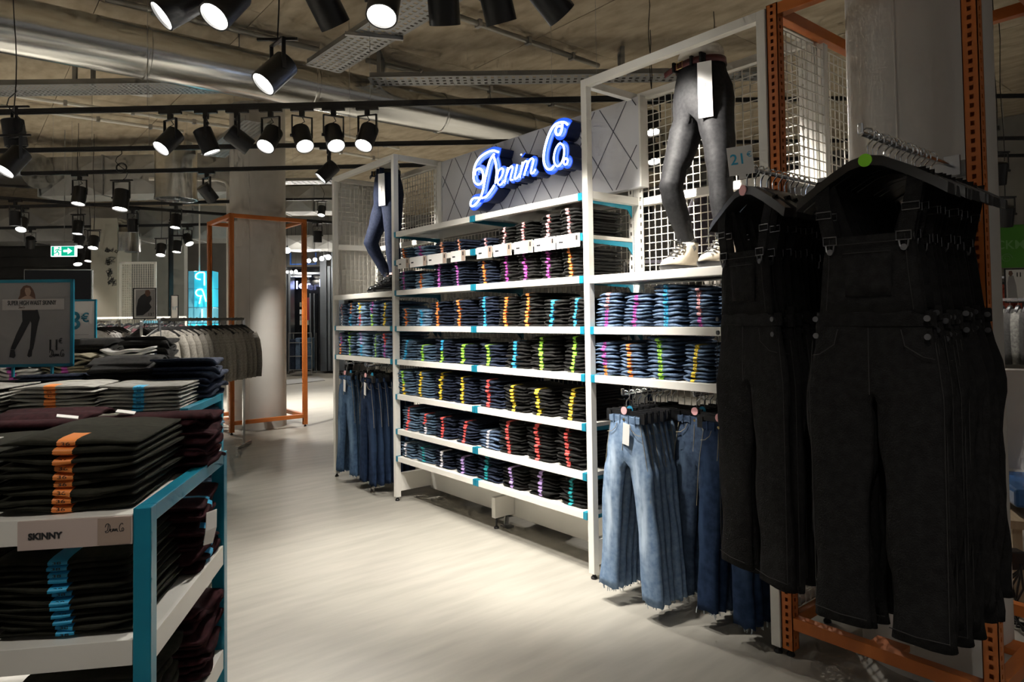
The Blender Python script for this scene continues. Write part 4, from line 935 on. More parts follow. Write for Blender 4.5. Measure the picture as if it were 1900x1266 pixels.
# ================================================================ MANNEQUIN LEGS
MT['manskin'] = mat('mannequin_white', (.70, .66, .60), .35)
MT['manblack'] = cloth('coated_black_denim', (.010, .010, .011), (.018, .018, .019), 60, rough=.62, sheen=.0)
MT['mannavy'] = cloth('dark_navy_denim', (.010, .015, .034), (.020, .027, .055), 60, rough=.75)
MT['belt_r'] = mat('oxblood_leather', (.10, .02, .022), .35); MT['belt_b'] = mat('black_leather', (.01, .01, .01), .35)
MT['boot_w'] = noisy('cream_suede', (.50, .44, .35), (.58, .52, .42), 30, .8); MT['boot_b'] = mat('black_patent', (.008, .008, .009), .15)
MT['sock_g'] = noisy('grey_marl_sock', (.08, .08, .08), (.30, .30, .30), 200, .95, bump=.5); MT['sock_p'] = noisy('pink_ribbed_sock', (.42, .22, .20), (.60, .38, .35), 120, .95, bump=.5)
def mannequin(label, loc, rz, trouser, belt, boot, sock, seed, kneeR=.015, kneeL=.11, stepL=.02, hk='brass', tag_=True):
    mq = thing('mannequin_legs', label, 'mannequin', loc, rz)
    upper = [(1.05, .128, .098, 0, 0), (1.0, .142, .108, 0, 0), (.93, .162, .120, 0, .005), (.86, .172, .124, 0, .008), (.80, .172, .115, 0, .006)]
    def lg(kn, st, ax):
        return [(.745, .090, -.02*kn*5, .086, .094), (.62, .106, -.05*kn*8, .078, .084), (.52, .115, -.75*kn, .066, .072), (.44, .120, -kn, .058, .064), (.36, .124, -.8*kn+st*.3, .057, .064), (.26, .127, -.4*kn+st*.6, .052, .056), (.14, .130, st, .040, .044), (.115, .130, st, .040, .044)]
    pants(upper, lerp_legs(lg(kneeR, .0, 0), 21), lerp_legs(lg(kneeL, stepL, 0), 21), M=12, K=8, wr=.006, seed=seed, flat=2.0, wf=(5, 5, 14)).build('trousers', trouser, mq, 'all')
    MB().lathe([(.126, 1.04), (.128, 1.08), (.124, 1.115), (.108, 1.140), (.07, 1.152), (.001, 1.156)], 32, cap=False).build('waist', 'manskin', mq, 'all').scale = (1, .78, 1)
    b = MB(); b.loft([[(math.cos(a)*(.134+o), math.sin(a)*(.103+o), z) for a in [2*PI*i/32 for i in range(32)]] for z, o in ((1.035, .0), (1.035, .006), (1.068, .004), (1.068, -.004))], cap=False)
    bo = b.build('belt', belt, mq, 'all')
    MB().tube([(-.05-.018, -.104, 1.035), (-.05+.018, -.104, 1.035), (-.05+.018, -.104, 1.069), (-.05-.018, -.104, 1.069)], .004, 6, closed=True).build('buckle', hk, bo)
    MB().bar((-.155, -.10, 1.030), (-.07, -.104, 1.05), .006, .028).build('belt_tail', belt, bo)
    for x in (-.085, .03, .09): MB().box(x-.006, x+.006, -.115, -.094 if abs(x) < .05 else -.075, 1.028, 1.075).build('belt_loop', trouser, mq)
    for s, st in ((1, 0.), (-1, stepL)):
        x = s*.130
        MB().loft([[(x+math.cos(a)*r, st+math.sin(a)*r*1.1, z) for a in [2*PI*i/20 for i in range(20)]] for z, r in ((.10, .043), (.125, .046), (.15, .045), (.17, .044), (.172, .036))]).build('sock', sock, mq, 'all')
        B = []
        for z, cy, rx, ry in ((.024, -.055, .046, .142), (.040, -.055, .047, .143), (.060, -.05, .045, .130), (.080, -.028, .044, .098), (.105, -.008, .044, .070), (.135, .002, .045, .060), (.152, .004, .046, .060), (.152, .004, .040, .052)):
            B.append([(x+math.copysign(abs(math.cos(a))**.85, math.cos(a))*rx*(1 if math.sin(a) > -.5 else .93), st+cy+math.sin(a)*ry, z) for a in [2*PI*i/28 for i in range(28)]])
        bt = MB().loft(B).build('boot', boot, mq, 'all')
        MB().loft([[(x+math.copysign(abs(math.cos(a))**.8, math.cos(a))*rx, st-.055+math.sin(a)*ry, z) for a in [2*PI*i/28 for i in range(28)]] for z, rx, ry in ((0.001, .046, .140), (.018, .050, .150), (.030, .050, .150))]).build('sole', 'blackp', bt, True)
        la = MB()
        for k in range(6):
            z = .062+.017*k; y = -.150+.019*k
            la.tube([(x-.026, st+y+.012, z-.004), (x-.01, st+y-.004, z+.004), (x+.01, st+y-.004, z), (x+.026, st+y+.012, z-.004)], .004, 6)
        la.tube([(x, st-.06, .155), (x-.03, st-.09, .17), (x-.035, st-.10, .13)], .0035, 6); la.tube([(x, st-.06, .155), (x+.03, st-.09, .165), (x+.035, st-.10, .12)], .0035, 6)
        la.build('laces', 'blackp', bt, True)
        ey = MB()
        for k in range(5):
            for e in (-1, 1): ey.box(x+e*.026-.005, x+e*.026+.005, st-.150+.021*k+.004, st-.150+.021*k+.016, .060+.018*k, .068+.018*k)
        ey.build('lace_hooks', 'steel', bt)
    if tag_:
        tg = MB().box(-.035, .035, -.001, .001, -.235, 0).build('swing_tag', 'paper', mq); tg.location = (.112, -.110, 1.02); tg.rotation_euler = (.03, 0, .45)
        MB().box(-.035, .035, -.0014, .0014, -.275, -.235).build('tag_foot', 'tick', tg); text('tag_print', 'SKINNY', .018, 'tickb', tg, (0, -.0018, -.14)).rotation_euler = (PI/2, PI/2, 0)
        MB().cyl((0, 0, 0), (0, .012, .03), .0012, n=5).build('tag_string', 'blackp', tg)
    return mq
mannequin('mannequin legs in black jeans, oxblood belt and cream laced boots', (2.96, 2.06, 1.673), AISLE-.08, 'manblack', 'belt_r', 'boot_w', 'sock_g', 5)
mannequin('mannequin legs in navy jeans, pink socks and black boots', (2.93, 5.29, 1.673), AISLE-.08, 'mannavy', 'belt_b', 'boot_b', 'sock_p', 8, stepL=.06)
# ================================================================ TEAL DISPLAY TABLES
def table(label, loc, rz, W, D, H=1.03, pw=.038, shelves=(1.015, .735, .41, .10), ticket=False):
    t = thing('display_table', label, 'display table', (loc[0], loc[1], 0), rz)
    for x in (-pw, -W):
        for y in (0, D-pw): MB().box(x, x+pw, y, y+pw, 0, H).build('post', 'teal', t, bevel=.002)
    for y in (0, D-pw): MB().box(-W+pw, -pw, y+.001, y+pw-.001, H-pw, H).build('top_rail', 'teal', t, bevel=.002) if y else None
    for x in (-pw, -W): MB().box(x+.001, x+pw-.001, pw, D-pw, H-pw, H).build('top_rail', 'teal', t, bevel=.002)
    for z in shelves:
        s = MB().box(-W+.01, -.006, .012, D-.006, z-.02, z).build('shelf', 'white', t, bevel=.001)
        MB().box(-W+pw+.002, -pw-.002, .004, .016, z-.055, z+.002).build('front_lip', 'white', s, bevel=.001)
        if z < 1: MB().box(-.014, -.002, pw+.002, D-pw-.002, z-.058, z+.002).build('side_lip', 'white', s, bevel=.001)
    return t
TR = -.5236
t1 = table('near teal-framed display table with piles of charcoal trousers', (.346, 1.725), TR, 1.15, .68)
M1 = Matrix.Translation((.346, 1.725, 0)) @ Matrix.Rotation(TR, 4, 'Z')
a2 = onZ(349, 758, 1.03); b2 = onZ(414.6, 729.7, 1.03); T2R = -math.atan2(b2.x-a2.x, b2.y-a2.y); D2 = (b2-a2).length
t2 = table('second teal-framed display table with pale grey jeans', (a2.x, a2.y), T2R, 1.5, D2)
M2 = Matrix.Translation((a2.x, a2.y, 0)) @ Matrix.Rotation(T2R, 4, 'Z')
a3 = onZ(322, 700, 1.03)
t3 = table('third teal-framed display table with white trousers', (a3.x, a3.y), T2R, 1.7, .8)
M3 = Matrix.Translation((a3.x, a3.y, 0)) @ Matrix.Rotation(T2R, 4, 'Z')
def tstack(Mt, tr, x, y, z, w_, h, n, m, strips, where, turn=0., d_=.36, num=None, jit=.012, lean=0.):
    stack(Mt @ Vector((x, y, z+.001)), tr+turn, w_, h, n, m, strips, where, d_, 'folded_trousers', 'trousers', lean, num, jit)
tk = .96
# near table, top
tstack(M1, TR, -.195, .035, 1.015, .29, .165, 9, 'charcoal', ['orange'], 'in orange-strip pile above the SKINNY ticket', num='36', d_=.37)
tstack(M1, TR, -.52, .04, 1.015, .29, .135, 8, 'charcoal', None, 'in pile under the card reading 32', d_=.37)
tstack(M1, TR, -.84, .04, 1.015, .29, .12, 8, 'charcoal', None, 'in leftmost front pile of the near table', d_=.37)
tstack(M1, TR, .012, .545, 1.015, .235, .155, 9, 'maroon', None, 'in ragged pile by the far right post of near table', turn=PI/2, d_=.30, jit=.03)
tstack(M1, TR, -.30, .54, 1.015, .235, .165, 9, 'maroon', None, 'in middle pile behind the charcoal trousers', turn=PI/2-.1, d_=.30, jit=.04)
tstack(M1, TR, -.62, .54, 1.015, .235, .12, 6, 'dk', None, 'in pile behind the card reading 32', turn=PI/2, d_=.30, jit=.03)
tstack(M1, TR, -.92, .54, 1.015, .235, .12, 6, 'dk', None, 'in rear left pile of near table', turn=PI/2, d_=.30, jit=.03)
# near table, shelves below
tstack(M1, TR, -.195, .035, .735, .29, .175, 12, 'charcoal', ['cyan'], 'in cyan-strip pile under the SKINNY ticket', num='38', d_=.34, lean=.05)
tstack(M1, TR, -.51, .03, .735, .29, .17, 11, 'charcoal', None, 'in pile left of the cyan-strip pile', d_=.34)
tstack(M1, TR, -.83, .03, .735, .29, .17, 11, 'charcoal', None, 'in leftmost pile of the middle shelf', d_=.34)
tstack(M1, TR, .0, .53, .735, .25, .19, 10, 'maroon', ['cyan'], 'on middle shelf at the aisle side of near table', turn=PI/2, d_=.30, jit=.03)
tstack(M1, TR, -.04, .24, .41, .24, .18, 9, 'charcoal', None, 'on lower shelf at the aisle side of near table', turn=PI/2, d_=.30, jit=.03)
tstack(M1, TR, -.0, .52, .41, .25, .20, 10, 'maroon', None, 'on lower shelf beside the far right post', turn=PI/2, d_=.30, jit=.03)
# shelf ticket reading SKINNY
tt = thing('shelf_ticket', 'white shelf ticket reading SKINNY on the near table edge', 'shelf ticket', M1 @ Vector((-.155, .0, .985)), TR)
MB().box(-.117, .117, -.003, .003, -.033, .030).build('card', 'paper', tt); MB().box(.045, .113, -.0042, -.002, -.031, .028).build('brown_patch', 'tickb', tt)
MT['patch'] = mat('ticket_pink_patch', (.52, .42, .38), .5); tt.children[1].data.materials[0] = MT['patch']
text('skinny_text', 'SKINNY', .019, 'ink', tt, (-.062, -.0036, -.004), bold=.0007)
SCR = [[(0, .6), (.1, .9), (.35, .95), (.5, .6), (.35, .1), (.1, 0), (0, .15), (.2, .2), (.3, .6), (.3, .95)], [(.45, .2), (.6, .4), (.55, .1), (.7, .1), (.78, .4), (.8, .1), (.9, .4), (.95, .1), (1.05, .4), (1.1, .1), (1.2, .4), (1.25, .1), (1.35, .1)],
       [(1.85, .8), (1.75, .95), (1.55, .8), (1.45, .4), (1.55, .05), (1.75, .15)], [(1.75, .15), (1.72, .35), (1.82, .45), (1.92, .3), (1.85, .08), (1.75, .12)]]
def script_logo(parent, loc, s, m='ink', r=.02):
    mb = MB()
    for st in SCR: mb.tube([(x*s, 0, z*s) for x, z in cat(st, 4)], r*s*2, 5)
    o = mb.build('script_logo', m, parent); o.location = loc; return o
script_logo(tt, (.061, -.0040, -.004), .020, r=.022)
tc = thing('size_card', 'white card reading 32 lying on a charcoal pile', 'size card', M1 @ Vector((-.50, .24, 1.160)), TR-.05)
MB().box(-.055, .055, -.035, .035, 0, .002).build('card', 'paper', tc); inst('size_text', textmesh('32', .034, 'ink'), tc, (.008, .0, .0026))
for k, (x, y, z, w_, r) in enumerate(((-.36, .42, 1.188, .026, .4), (-.66, .44, 1.145, .026, -.3), (-.22, .45, 1.192, .024, .2))):
    o = MB().box(-w_, w_, -.014, .014, 0, .002).build('care_label', 'paper'); o.location = M1 @ Vector((x, y, z)); o.rotation_euler = (.15, .2, TR+r)
    tag(o, ['white care label on the maroon pile', 'white care label on the navy pile', 'white label between charcoal and maroon piles'][k], 'label')
o = MB().loft([[(-.03, 0, 0), (.03, 0, 0), (.03, .002, 0), (-.03, .002, 0)], [(-.032, -.006, -.05), (.032, -.006, -.05), (.032, -.004, -.05), (-.032, -.004, -.05)], [(-.030, -.004, -.09), (.026, -.004, -.095), (.026, -.002, -.095), (-.03, -.002, -.09)]]).build('swing_ticket', 'paper')
o.location = M1 @ Vector((.016, .44, .90)); o.rotation_euler = (.1, .1, TR+PI/2-.2); tag(o, 'pale printed swing ticket hanging from the maroon trousers', 'ticket')
# second table
tstack(M2, T2R, -.235, .03, 1.015, .37, .125, 7, 'greyj', ['cyan'], 'in cyan-strip pile on second table', num='40', d_=.34)
tstack(M2, T2R, -.62, .03, 1.015, .37, .135, 7, 'greyj', ['orange'], 'in orange-strip pile on second table', num='36', d_=.34)
tstack(M2, T2R, -1.0, .03, 1.015, .33, .135, 7, 'greyj', None, 'in left pile behind the woman poster', d_=.34)
tstack(M2, T2R, -1.32, .03, 1.015, .3, .12, 7, 'greyd', None, 'in pile at left end of second table', d_=.34)
for k, (x, m, h) in enumerate(((.01, 'dk', .22), (-.31, 'bk', .23), (-.64, 'dk', .15), (-.97, 'bk', .11), (-1.28, 'dk', .10))):
    tstack(M2, T2R, x, .62, 1.015, .36, h, 9, m, None, 'in %s rear pile from right on second table' % ORD[k], turn=PI/2+.06*k, d_=.31, jit=.04)
for z, h in ((.735, .22), (.41, .24)):
    for y, m in ((.22, 'dk'), (.58, 'slate')):
        tstack(M2, T2R, 0, y, z, .30, h, 11, m, None, 'on %s shelf of second table, %s' % ('middle' if z > .5 else 'low', 'near end' if y < .4 else 'far end'), turn=PI/2, d_=.32, jit=.02)
# third table
for k, (x, y, w_, h, m, st, turn) in enumerate(((-.38, .05, .36, .23, 'whitej', None, .1), (-.78, .05, .34, .19, 'khaki', ['magenta'], 0), (-1.15, .05, .36, .21, 'whitej', ['magenta'], 0), (-.12, .45, .34, .30, 'bk', None, PI/2),
                                                (-.52, .45, .36, .29, 'bk', None, PI/2), (-.92, .45, .34, .27, 'bk', ['violet'], 0), (-1.3, .45, .34, .26, 'bk', None, 0))):
    tstack(M3, T2R, x, y, 1.015, w_, h, 8, m, st, 'in %s pile from right on third table' % ORD[k], turn=turn, d_=.33, jit=.03)

# ---------------------------------------------------------------- folded pieces become things (the 300 largest of a kind) or one mass
CATN = {'folded_black_jeans': 'jeans', 'folded_blue_jeans': 'jeans', 'folded_trousers': 'trousers'}
for kind in CATN:
    jobs = sorted([j for j in JOBS if j[0] == kind], key=lambda j: j[1])
    for j in jobs[:300]:
        _, _, lab, grp, m, s, v, Mx, num = j
        o = inst(kind, fmesh(m, v), None, M=Mx); tag(o, lab, CATN[kind], grp)
        if s:
            st = inst('size_strip', smesh(s, v), o)
            if num:
                tm = inst('size_number', textmesh(num, .017, 'ink', .0002), st, (0, -.0030, .0115), (PI/2+.0, 0, 0), (1, .8, 1))
    rest = jobs[300:]
    if rest:
        V, F, MI, mats = [], [], [], []
        for _, _, lab, grp, m, s, v, Mx, num in rest:
            for me in [fmesh(m, v)]+([smesh(s, v)] if s else []):
                mm = me.materials[0]
                if mm not in mats: mats.append(mm)
                o_ = len(V); V += [tuple(Mx @ q.co) for q in me.vertices]
                for p in me.polygons: F.append(tuple(i+o_ for i in p.vertices)); MI.append(mats.index(mm))
        me = bpy.data.meshes.new(kind+'_pile'); me.from_pydata(V, [], F)
        for mm in mats: me.materials.append(mm)
        me.polygons.foreach_set('material_index', MI); me.polygons.foreach_set('use_smooth', [True]*len(F))
        o = inst(kind+'_pile', me); tag(o, 'farther piles of folded %s with coloured size strips on the wall shelves' % ('black jeans' if 'black' in kind else 'blue jeans' if 'blue' in kind else 'trousers'), CATN[kind], kind='stuff')

# ================================================================ SIGNS ON THE TABLES
def sign_frame(name, label, p, w_, h, fm, rz, legs=(), bw=.018, legz=None, face='paper'):
    t = thing(name, label, 'sign', p, rz)
    for (x0, x1, z0, z1) in ((-w_/2, w_/2, h/2-bw, h/2), (-w_/2, w_/2, -h/2, -h/2+bw), (-w_/2, -w_/2+bw, -h/2, h/2), (w_/2-bw, w_/2, -h/2, h/2)): MB().box(x0, x1, -.008, .008, z0, z1).build('frame_bar', fm, t, bevel=.002)
    MB().box(-w_/2+bw*.8, w_/2-bw*.8, -.002, .004, -h/2+bw*.8, h/2-bw*.8).build('print', face, t)
    for x in legs: MB().box(x-.006, x+.006, -.006, .006, legz, -h/2).build('leg', fm, t)
    return t
MT['photogrey'] = noisy('poster_grey', (.30, .29, .29), (.36, .35, .35), 2, .5); MT['skinp'] = mat('poster_skin', (.42, .28, .21), .6); MT['hairp'] = mat('poster_hair', (.14, .07, .045), .6)
MT['jeansp'] = mat('poster_black_jeans', (.018, .018, .022), .6); MT['bandp'] = mat('poster_band', (.50, .47, .46), .6)
def flat(mb, pts, y=-.0026, th=.0006):
    n = len(pts); mb.add([(x, y, z) for x, z in pts]+[(x, y+th, z) for x, z in pts], [tuple(range(n))]+[(i, i+n, (i+1) % n+n, (i+1) % n) for i in range(n)]); return mb
dS = 3.95; c = at(64, 600, dS); pxm = dS/FPX
ps = sign_frame('poster_sign', 'teal-framed poster of a woman in black jeans priced 11 euro', c, 142*pxm, 162*pxm, 'teal', FACE+.05, legs=(-.118, .10), legz=-.31, face='photogrey')
def pp(x, y): return ((x-64)*pxm, (600-y)*pxm)
hair = flat(MB(), [pp(*q) for q in ((44, 531), (50, 529), (57, 531), (62, 538), (65, 547), (66, 556), (62, 560), (40, 560), (33, 558), (38, 548), (39, 538))], -.0030)
hair.build('hair_print', 'hairp', ps)
flat(MB(), [pp(*q) for q in ((48, 534), (55, 534), (58, 540), (57, 546), (53, 551), (49, 547), (47, 540))], -.0036).build('face_print', 'skinp', ps)
flat(MB(), [pp(*q) for q in ((36, 556), (48, 549), (56, 549), (68, 556), (72, 570), (66, 576), (40, 576), (32, 568))], -.0034).build('torso_print', 'skinp', ps)
flat(MB(), [pp(*q) for q in ((42, 575), (70, 575), (74, 590), (70, 606), (64, 640), (62, 649), (56, 649), (58, 625), (59, 600), (57, 596), (44, 622), (30, 648), (22, 647), (32, 620), (43, 596))], -.0034).build('jeans_print', 'jeansp', ps)
flat(MB(), [pp(*q) for q in ((22, 648), (29, 648), (31, 660), (28, 664), (20, 662))], -.0036).build('shoe_print', 'jeansp', ps)
flat(MB(), [pp(*q) for q in ((55, 648), (61, 648), (60, 661), (55, 663), (52, 660))], -.0036).build('shoe_print', 'jeansp', ps)
x0, z0 = pp(7, 575); x1, z1 = pp(118, 555); MB().box(x0, x1, -.0042, -.0036, z0, z1).build('text_band', 'bandp', ps)
q = pp(60, 562.5); text('headline', 'SUPER HIGH WAIST SKINNY', .036, 'ink', ps, (q[0], -.0046, q[1]), sx=.60, bold=.0006)
q = pp(36, 571); script_logo(ps, (q[0], -.0046, q[1]-.004), .018, 'hairp', r=.02)
q = pp(99, 642); text('price_text', '11', .088, 'ink', ps, (q[0], -.0046, q[1]), sx=.8, bold=.001); q = pp(112, 634); text('euro_text', '€', .042, 'ink', ps, (q[0], -.0046, q[1]), sx=.8)
q = pp(92, 663); script_logo(ps, (q[0], -.0046, q[1]), .043, 'ink', r=.018)
d8 = 5.7; px8 = d8/FPX; c = at(133, 595, d8)
p8 = sign_frame('price_sign', 'teal-framed sign reading 8 euro behind the woman poster', c, 90*px8, 78*px8, 'teal', FACE+.05, legs=(.08,), legz=-.27, bw=.016)
text('price_text', '8', 34*px8*1.35, 'inkteal', p8, (5*px8, -.0046, -2*px8), bold=.004); text('euro_text', '€', 17*px8*1.35, 'inkteal', p8, (25*px8, -.0046, 4*px8), bold=.002)
MB().box(-.08, .14, -.0036, -.0026, -27*px8, -26*px8).build('print_line', 'bandp', p8)
# framed poster of a crouching figure, 13 euro
d13 = 9.2; p13 = d13/FPX; c = at(268.5, 563.5, d13)
f13 = sign_frame('poster_sign', 'black-framed poster of a crouching figure in black priced 13 euro', c, 41*p13, 58*p13, 'black', FACE+.1, legs=(0,), legz=-.34, bw=.014)
def pq(x, y): return ((x-268.5)*p13, (563.5-y)*p13)
x0, z0 = pq(252.5, 588); x1, z1 = pq(286, 538); MB().box(x0, x1, -.0032, -.0026, z0, z1).build('photo_ground', 'photogrey', f13)
flat(MB(), [pq(*q) for q in ((270, 544), (274, 546), (280, 550), (281, 556), (277, 563), (281, 570), (276, 577), (266, 585), (254, 586), (254, 572), (257, 556), (262, 549))], -.0040).build('figure_print', 'jeansp', f13)
flat(MB(), [pq(*q) for q in ((270, 539), (276, 538), (279, 543), (278, 549), (273, 551), (269, 546))], -.0046).build('head_print', 'hairp', f13)
q = pq(278, 584); text('price_text', '13', .055, 'ink', f13, (q[0], -.0052, q[1]), bold=.001); q = pq(284, 582); text('euro_text', '€', .03, 'ink', f13, (q[0], -.0052, q[1]))
c = at(324, 570, 10.2); s11 = sign_frame('price_sign', 'narrow black-framed sign reading 11 euro beside the dark post', c, .115, .36, 'black', FACE+.1, legs=(0,), legz=-.42, bw=.012)
text('price_text', '11', .075, 'inkteal', s11, (-.006, -.0046, -.02), sx=.8, bold=.001); text('euro_text', '€', .035, 'inkteal', s11, (.035, -.0046, .0))
# ================================================================ RACKS OF TOPS
def top_mesh(m, seed, hood=False):
    mb = MB(); R = random.Random(seed); rings = []
    for z, rx, ry in ((-.10, .05, .03), (-.115, .10, .035), (-.14, .165, .038), (-.18, .20, .04), (-.26, .205, .045), (-.40, .20, .045), (-.56, .205, .05), (-.66, .20, .045), (-.68, .195, .04)):
        rings.append([(math.cos(a)*rx*(1+.04*math.sin(a*3+seed+z*9)), math.sin(a)*ry*(1+.25*math.sin(a*5+seed*2+z*5)), z) for a in [2*PI*i/26 for i in range(26)]])
    mb.loft(rings)
    for s in (-1, 1): mb.tube([(s*.17, 0, -.165), (s*.215, .0, -.26), (s*.245, -.005, -.40), (s*.255, -.01, -.55), (s*.25, -.012, -.68)], [.05, .056, .05, .042, .036], 12)
    return mb.mesh('hanging_top', m, 'all')
def rack(label, p, q, z, legs=True, m='chrome', up_=.0):
    p, q = Vector(p), Vector(q); t = thing('clothes_rack', label, 'clothes rack', (p.x, p.y, 0)); a, b = Vector((0, 0, z)), Vector((q.x-p.x, q.y-p.y, z))
    MB().bar(a, b, .022, .030).build('rail', m, t)
    for s in (a, b):
        MB().bar(s, Vector((s.x, s.y, .03)), .025, .025).build('upright', m, t); MB().bar(Vector((s.x-.2*FH.x, s.y-.2*FH.y, .02)), Vector((s.x+.2*FH.x, s.y+.2*FH.y, .02)), .03, .03).build('foot', m, t)
    return t
def fill(p, q, z, n, meshes, lab, grp, rz, name='sweatshirt', cat_='top', jit=.06, disc=None):
    for k in range(n):
        s = Vector(p).lerp(Vector(q), (k+.5)/n); r = rz+rnd.uniform(-jit, jit)
        hanger('coat', (s.x, s.y, z), r, '%s hanger from left of the %s' % (ORD[k], grp), 'hangers of the '+grp, disc if k == 0 else None)
        o = inst(name, meshes[k % len(meshes)], None, (s.x, s.y, z), (0, 0, r)); tag(o, lab % ORD[k], cat_, grp)
marl = [top_mesh('marl', k) for k in (1, 2, 3)]; blk = [top_mesh('bk', k) for k in (4, 5)]; wht = [top_mesh('whitej', k) for k in (6, 7)]
a, b = at(296, 606, 6.4), at(452, 606, 7.9); zr = 1.47
rack('clothes rack of grey sweatshirts in front of the far column', a, b, zr)
fill(a, b, zr, 14, marl, '%s grey marl sweatshirt from left on the rack before the far column', 'grey sweatshirts before the far column', FACE+1.15)
a, b = at(262, 607, 7.4), at(300, 604, 9.2); zr = 1.45
rack('clothes rack of black tops behind the white trousers', a, b, zr)
fill(a, b, zr, 9, blk, '%s black top from front on the rack behind the white trousers', 'black tops behind the white trousers', FACE-.35, jit=.03)
a, b = at(170, 602, 8.4), at(222, 602, 9.0); zr = 1.46
rack('clothes rack of white tops behind the 8 euro sign', a, b, zr, m='white')
fill(a, b, zr, 9, wht, '%s white top from left on the rack behind the 8 euro sign', 'white tops behind the 8 euro sign', FACE+1.0)
a, b = at(178, 597, 10.4), at(345, 592, 10.8)
rack('long white-railed rack with hangers below the framed posters', a, b, 1.52, m='white')
fill(a, b, 1.50, 10, [top_mesh('greyd', 8), top_mesh('maroon', 9)], '%s dark top from left on the long white-railed rack', 'dark tops below the framed posters', FACE+1.2)
# racks beyond the wall unit, seen through its wire grids
for k, (x0, x1, d, m, l) in enumerate(((1160, 1290, 6.4, 'greyd', 'dark grey tops seen through the near grid'), (1300, 1420, 6.8, 'marl', 'grey tops seen through the near grid'))):
    a, b = at(x0, 470, d), at(x1, 470, d); rack('clothes rack of '+l, a, b, 1.95)
    fill(a, b, 1.95, 7, [top_mesh(m, 11+k), top_mesh(m, 13+k)], '%s from left of the '+l, l, FACE+.9)
p = at(1335, 330, 5.6); MT['lilac'] = cloth('lilac_grey_knit', (.16, .14, .17), (.22, .20, .23), 40)
o = inst('sweatshirt', top_mesh('lilac', 21), None, (p.x, p.y, 2.62), (0, 0, FACE+.3)); tag(o, 'large lilac-grey top on a stand behind the cream boots', 'top'); o.scale = (1.1, 1.3, 1.3)
tag(MB().cyl((p.x, p.y, 0), (p.x, p.y, 2.62), .015, n=10).build('display_pole', 'chrome'), 'chrome display pole behind the cream boots', 'pole')

# ================================================================ LEFT BACKGROUND
# screen
c = at(108, 562, 11.0); k = 11.0/FPX
tv = thing('wall_screen', 'large black switched-off screen with thin pale border', 'screen', c, FACE+.25)
MB().box(-56*k, 56*k, 0, .06, -62*k, 62*k).build('casing', 'galv', tv, bevel=.006); MB().box(-54.5*k, 54.5*k, -.004, .002, -60.5*k, 60.5*k).build('glass', mat('screen_glass', (.004, .004, .005), .08), tv)
# scribbled pillar
p = at(193, 530, 12.0)
pl = struct(MB().box(-.225, .225, 0, .5, 0, 3.3).build('wall_pillar', 'wallpale')); pl.location = (p.x, p.y, 0); pl.rotation_euler = (0, 0, FACE+.05); pl.name = 'trim_3'
R = random.Random(4); k = 12.0/FPX
def scrib(cx, cy, n, w_, h):
    for _ in range(n):
        mb = MB(); x = (cx-193)*k+R.uniform(-w_, w_); z = 1.45+(609-cy)*k+R.uniform(-h, h); s = R.uniform(.018, .038)
        shp = R.choice([[(-1, 1), (1, 1), (-1, -1), (1, -1)], [(0, 1), (0, -1)], [(-1, 0), (0, 1), (1, 0), (0, -1), (-1, 0)], [(-1, -1), (-.2, 1), (.2, -1), (1, 1)], [(-1, 1), (-1, -1), (.6, -1)]])
        a = R.uniform(-.4, .4); mb.tube([(x+s*(u*math.cos(a)-v*math.sin(a)), -.004, z+s*(u*math.sin(a)+v*math.cos(a))) for u, v in shp], .005, 5); mb.build('scribble', 'ink', pl)
scrib(207, 474, 8, .09, .03); scrib(203, 495, 9, .07, .06); scrib(205, 516, 10, .05, .05); scrib(206, 532, 8, .05, .06)
# pale shop wall and dark steel post
a, b = at(212, 530, 14.6), at(345, 530, 14.6); MT['palegrey'] = noisy('pale_grey_wall', (.40, .41, .38), (.46, .47, .44), 2, .7)
w4 = wall('trim_4', a, b, 0, 3.4, .15, 'palegrey')
for i in range(9):
    z = .4+.33*i; MB().bar(a-FH*.078+Vector((0, 0, z-a.z)), b-FH*.078+Vector((0, 0, z-b.z)), .006, .31).build('panel', 'palegrey', w4)
p = at(317, 540, 12.6); struct(MB().box(p.x-.035, p.x+.035, p.y-.035, p.y+.035, 0, 3.3).build('trim_5', 'black'))
# framed wire screen
c = at(256, 548, 11.6); k = 11.6/FPX
ws = thing('wire_screen', 'pale framed wire mesh screen hung behind the crouching poster', 'mesh screen', c, FACE)
for (x0, x1, z0, z1) in ((-34, 34, 58, 62), (-34, 34, -62, -58), (-34, -30, -62, 62), (30, 34, -62, 62)): MB().box(x0*k, x1*k, -.015, .015, z0*k, z1*k).build('frame_bar', 'white', ws)
grid(MB(), (-30*k, 0, -58*k), (1, 0, 0), (0, 0, 1), 60*k, 116*k, pitch=.04, r=.003).build('mesh', 'wire', ws)
MB().cyl((0, 0, 62*k), (0, 0, 4.4-c.z), .004, n=5).build('suspension_wire', 'steel', ws)
# exit sign
c = at(117, 466, 10.3); k = 10.3/FPX; MT['exitg'] = mat('exit_green', (.0, .22, .14), .4, emit=(.0, .30, .18), estr=.9); MT['exitw'] = glow('exit_white', (.75, .95, .9), 1.6)
ex = thing('exit_sign', 'green emergency exit sign with running figure and right arrow', 'exit sign', c, FACE+.05)
MB().box(-22*k, 22*k, 0, .05, -10*k, 10*k).build('light_box', 'exitw', ex); MB().box(-22*k, 22*k, -.01, .06, 9*k, 15*k).build('housing', 'galv', ex)
MB().box(-20.5*k, -16*k, -.004, 0, -9*k, 8.5*k).build('panel', 'exitg', ex); MB().box(-3*k, 20.5*k, -.004, 0, -9*k, 8.5*k).build('panel', 'exitg', ex)
flat(MB(), [(x*k, z*k) for x, z in ((1, 2), (9, 2), (9, 6), (17, 0), (9, -6), (9, -2), (1, -2))], -.008, .003).build('arrow', 'exitw', ex)
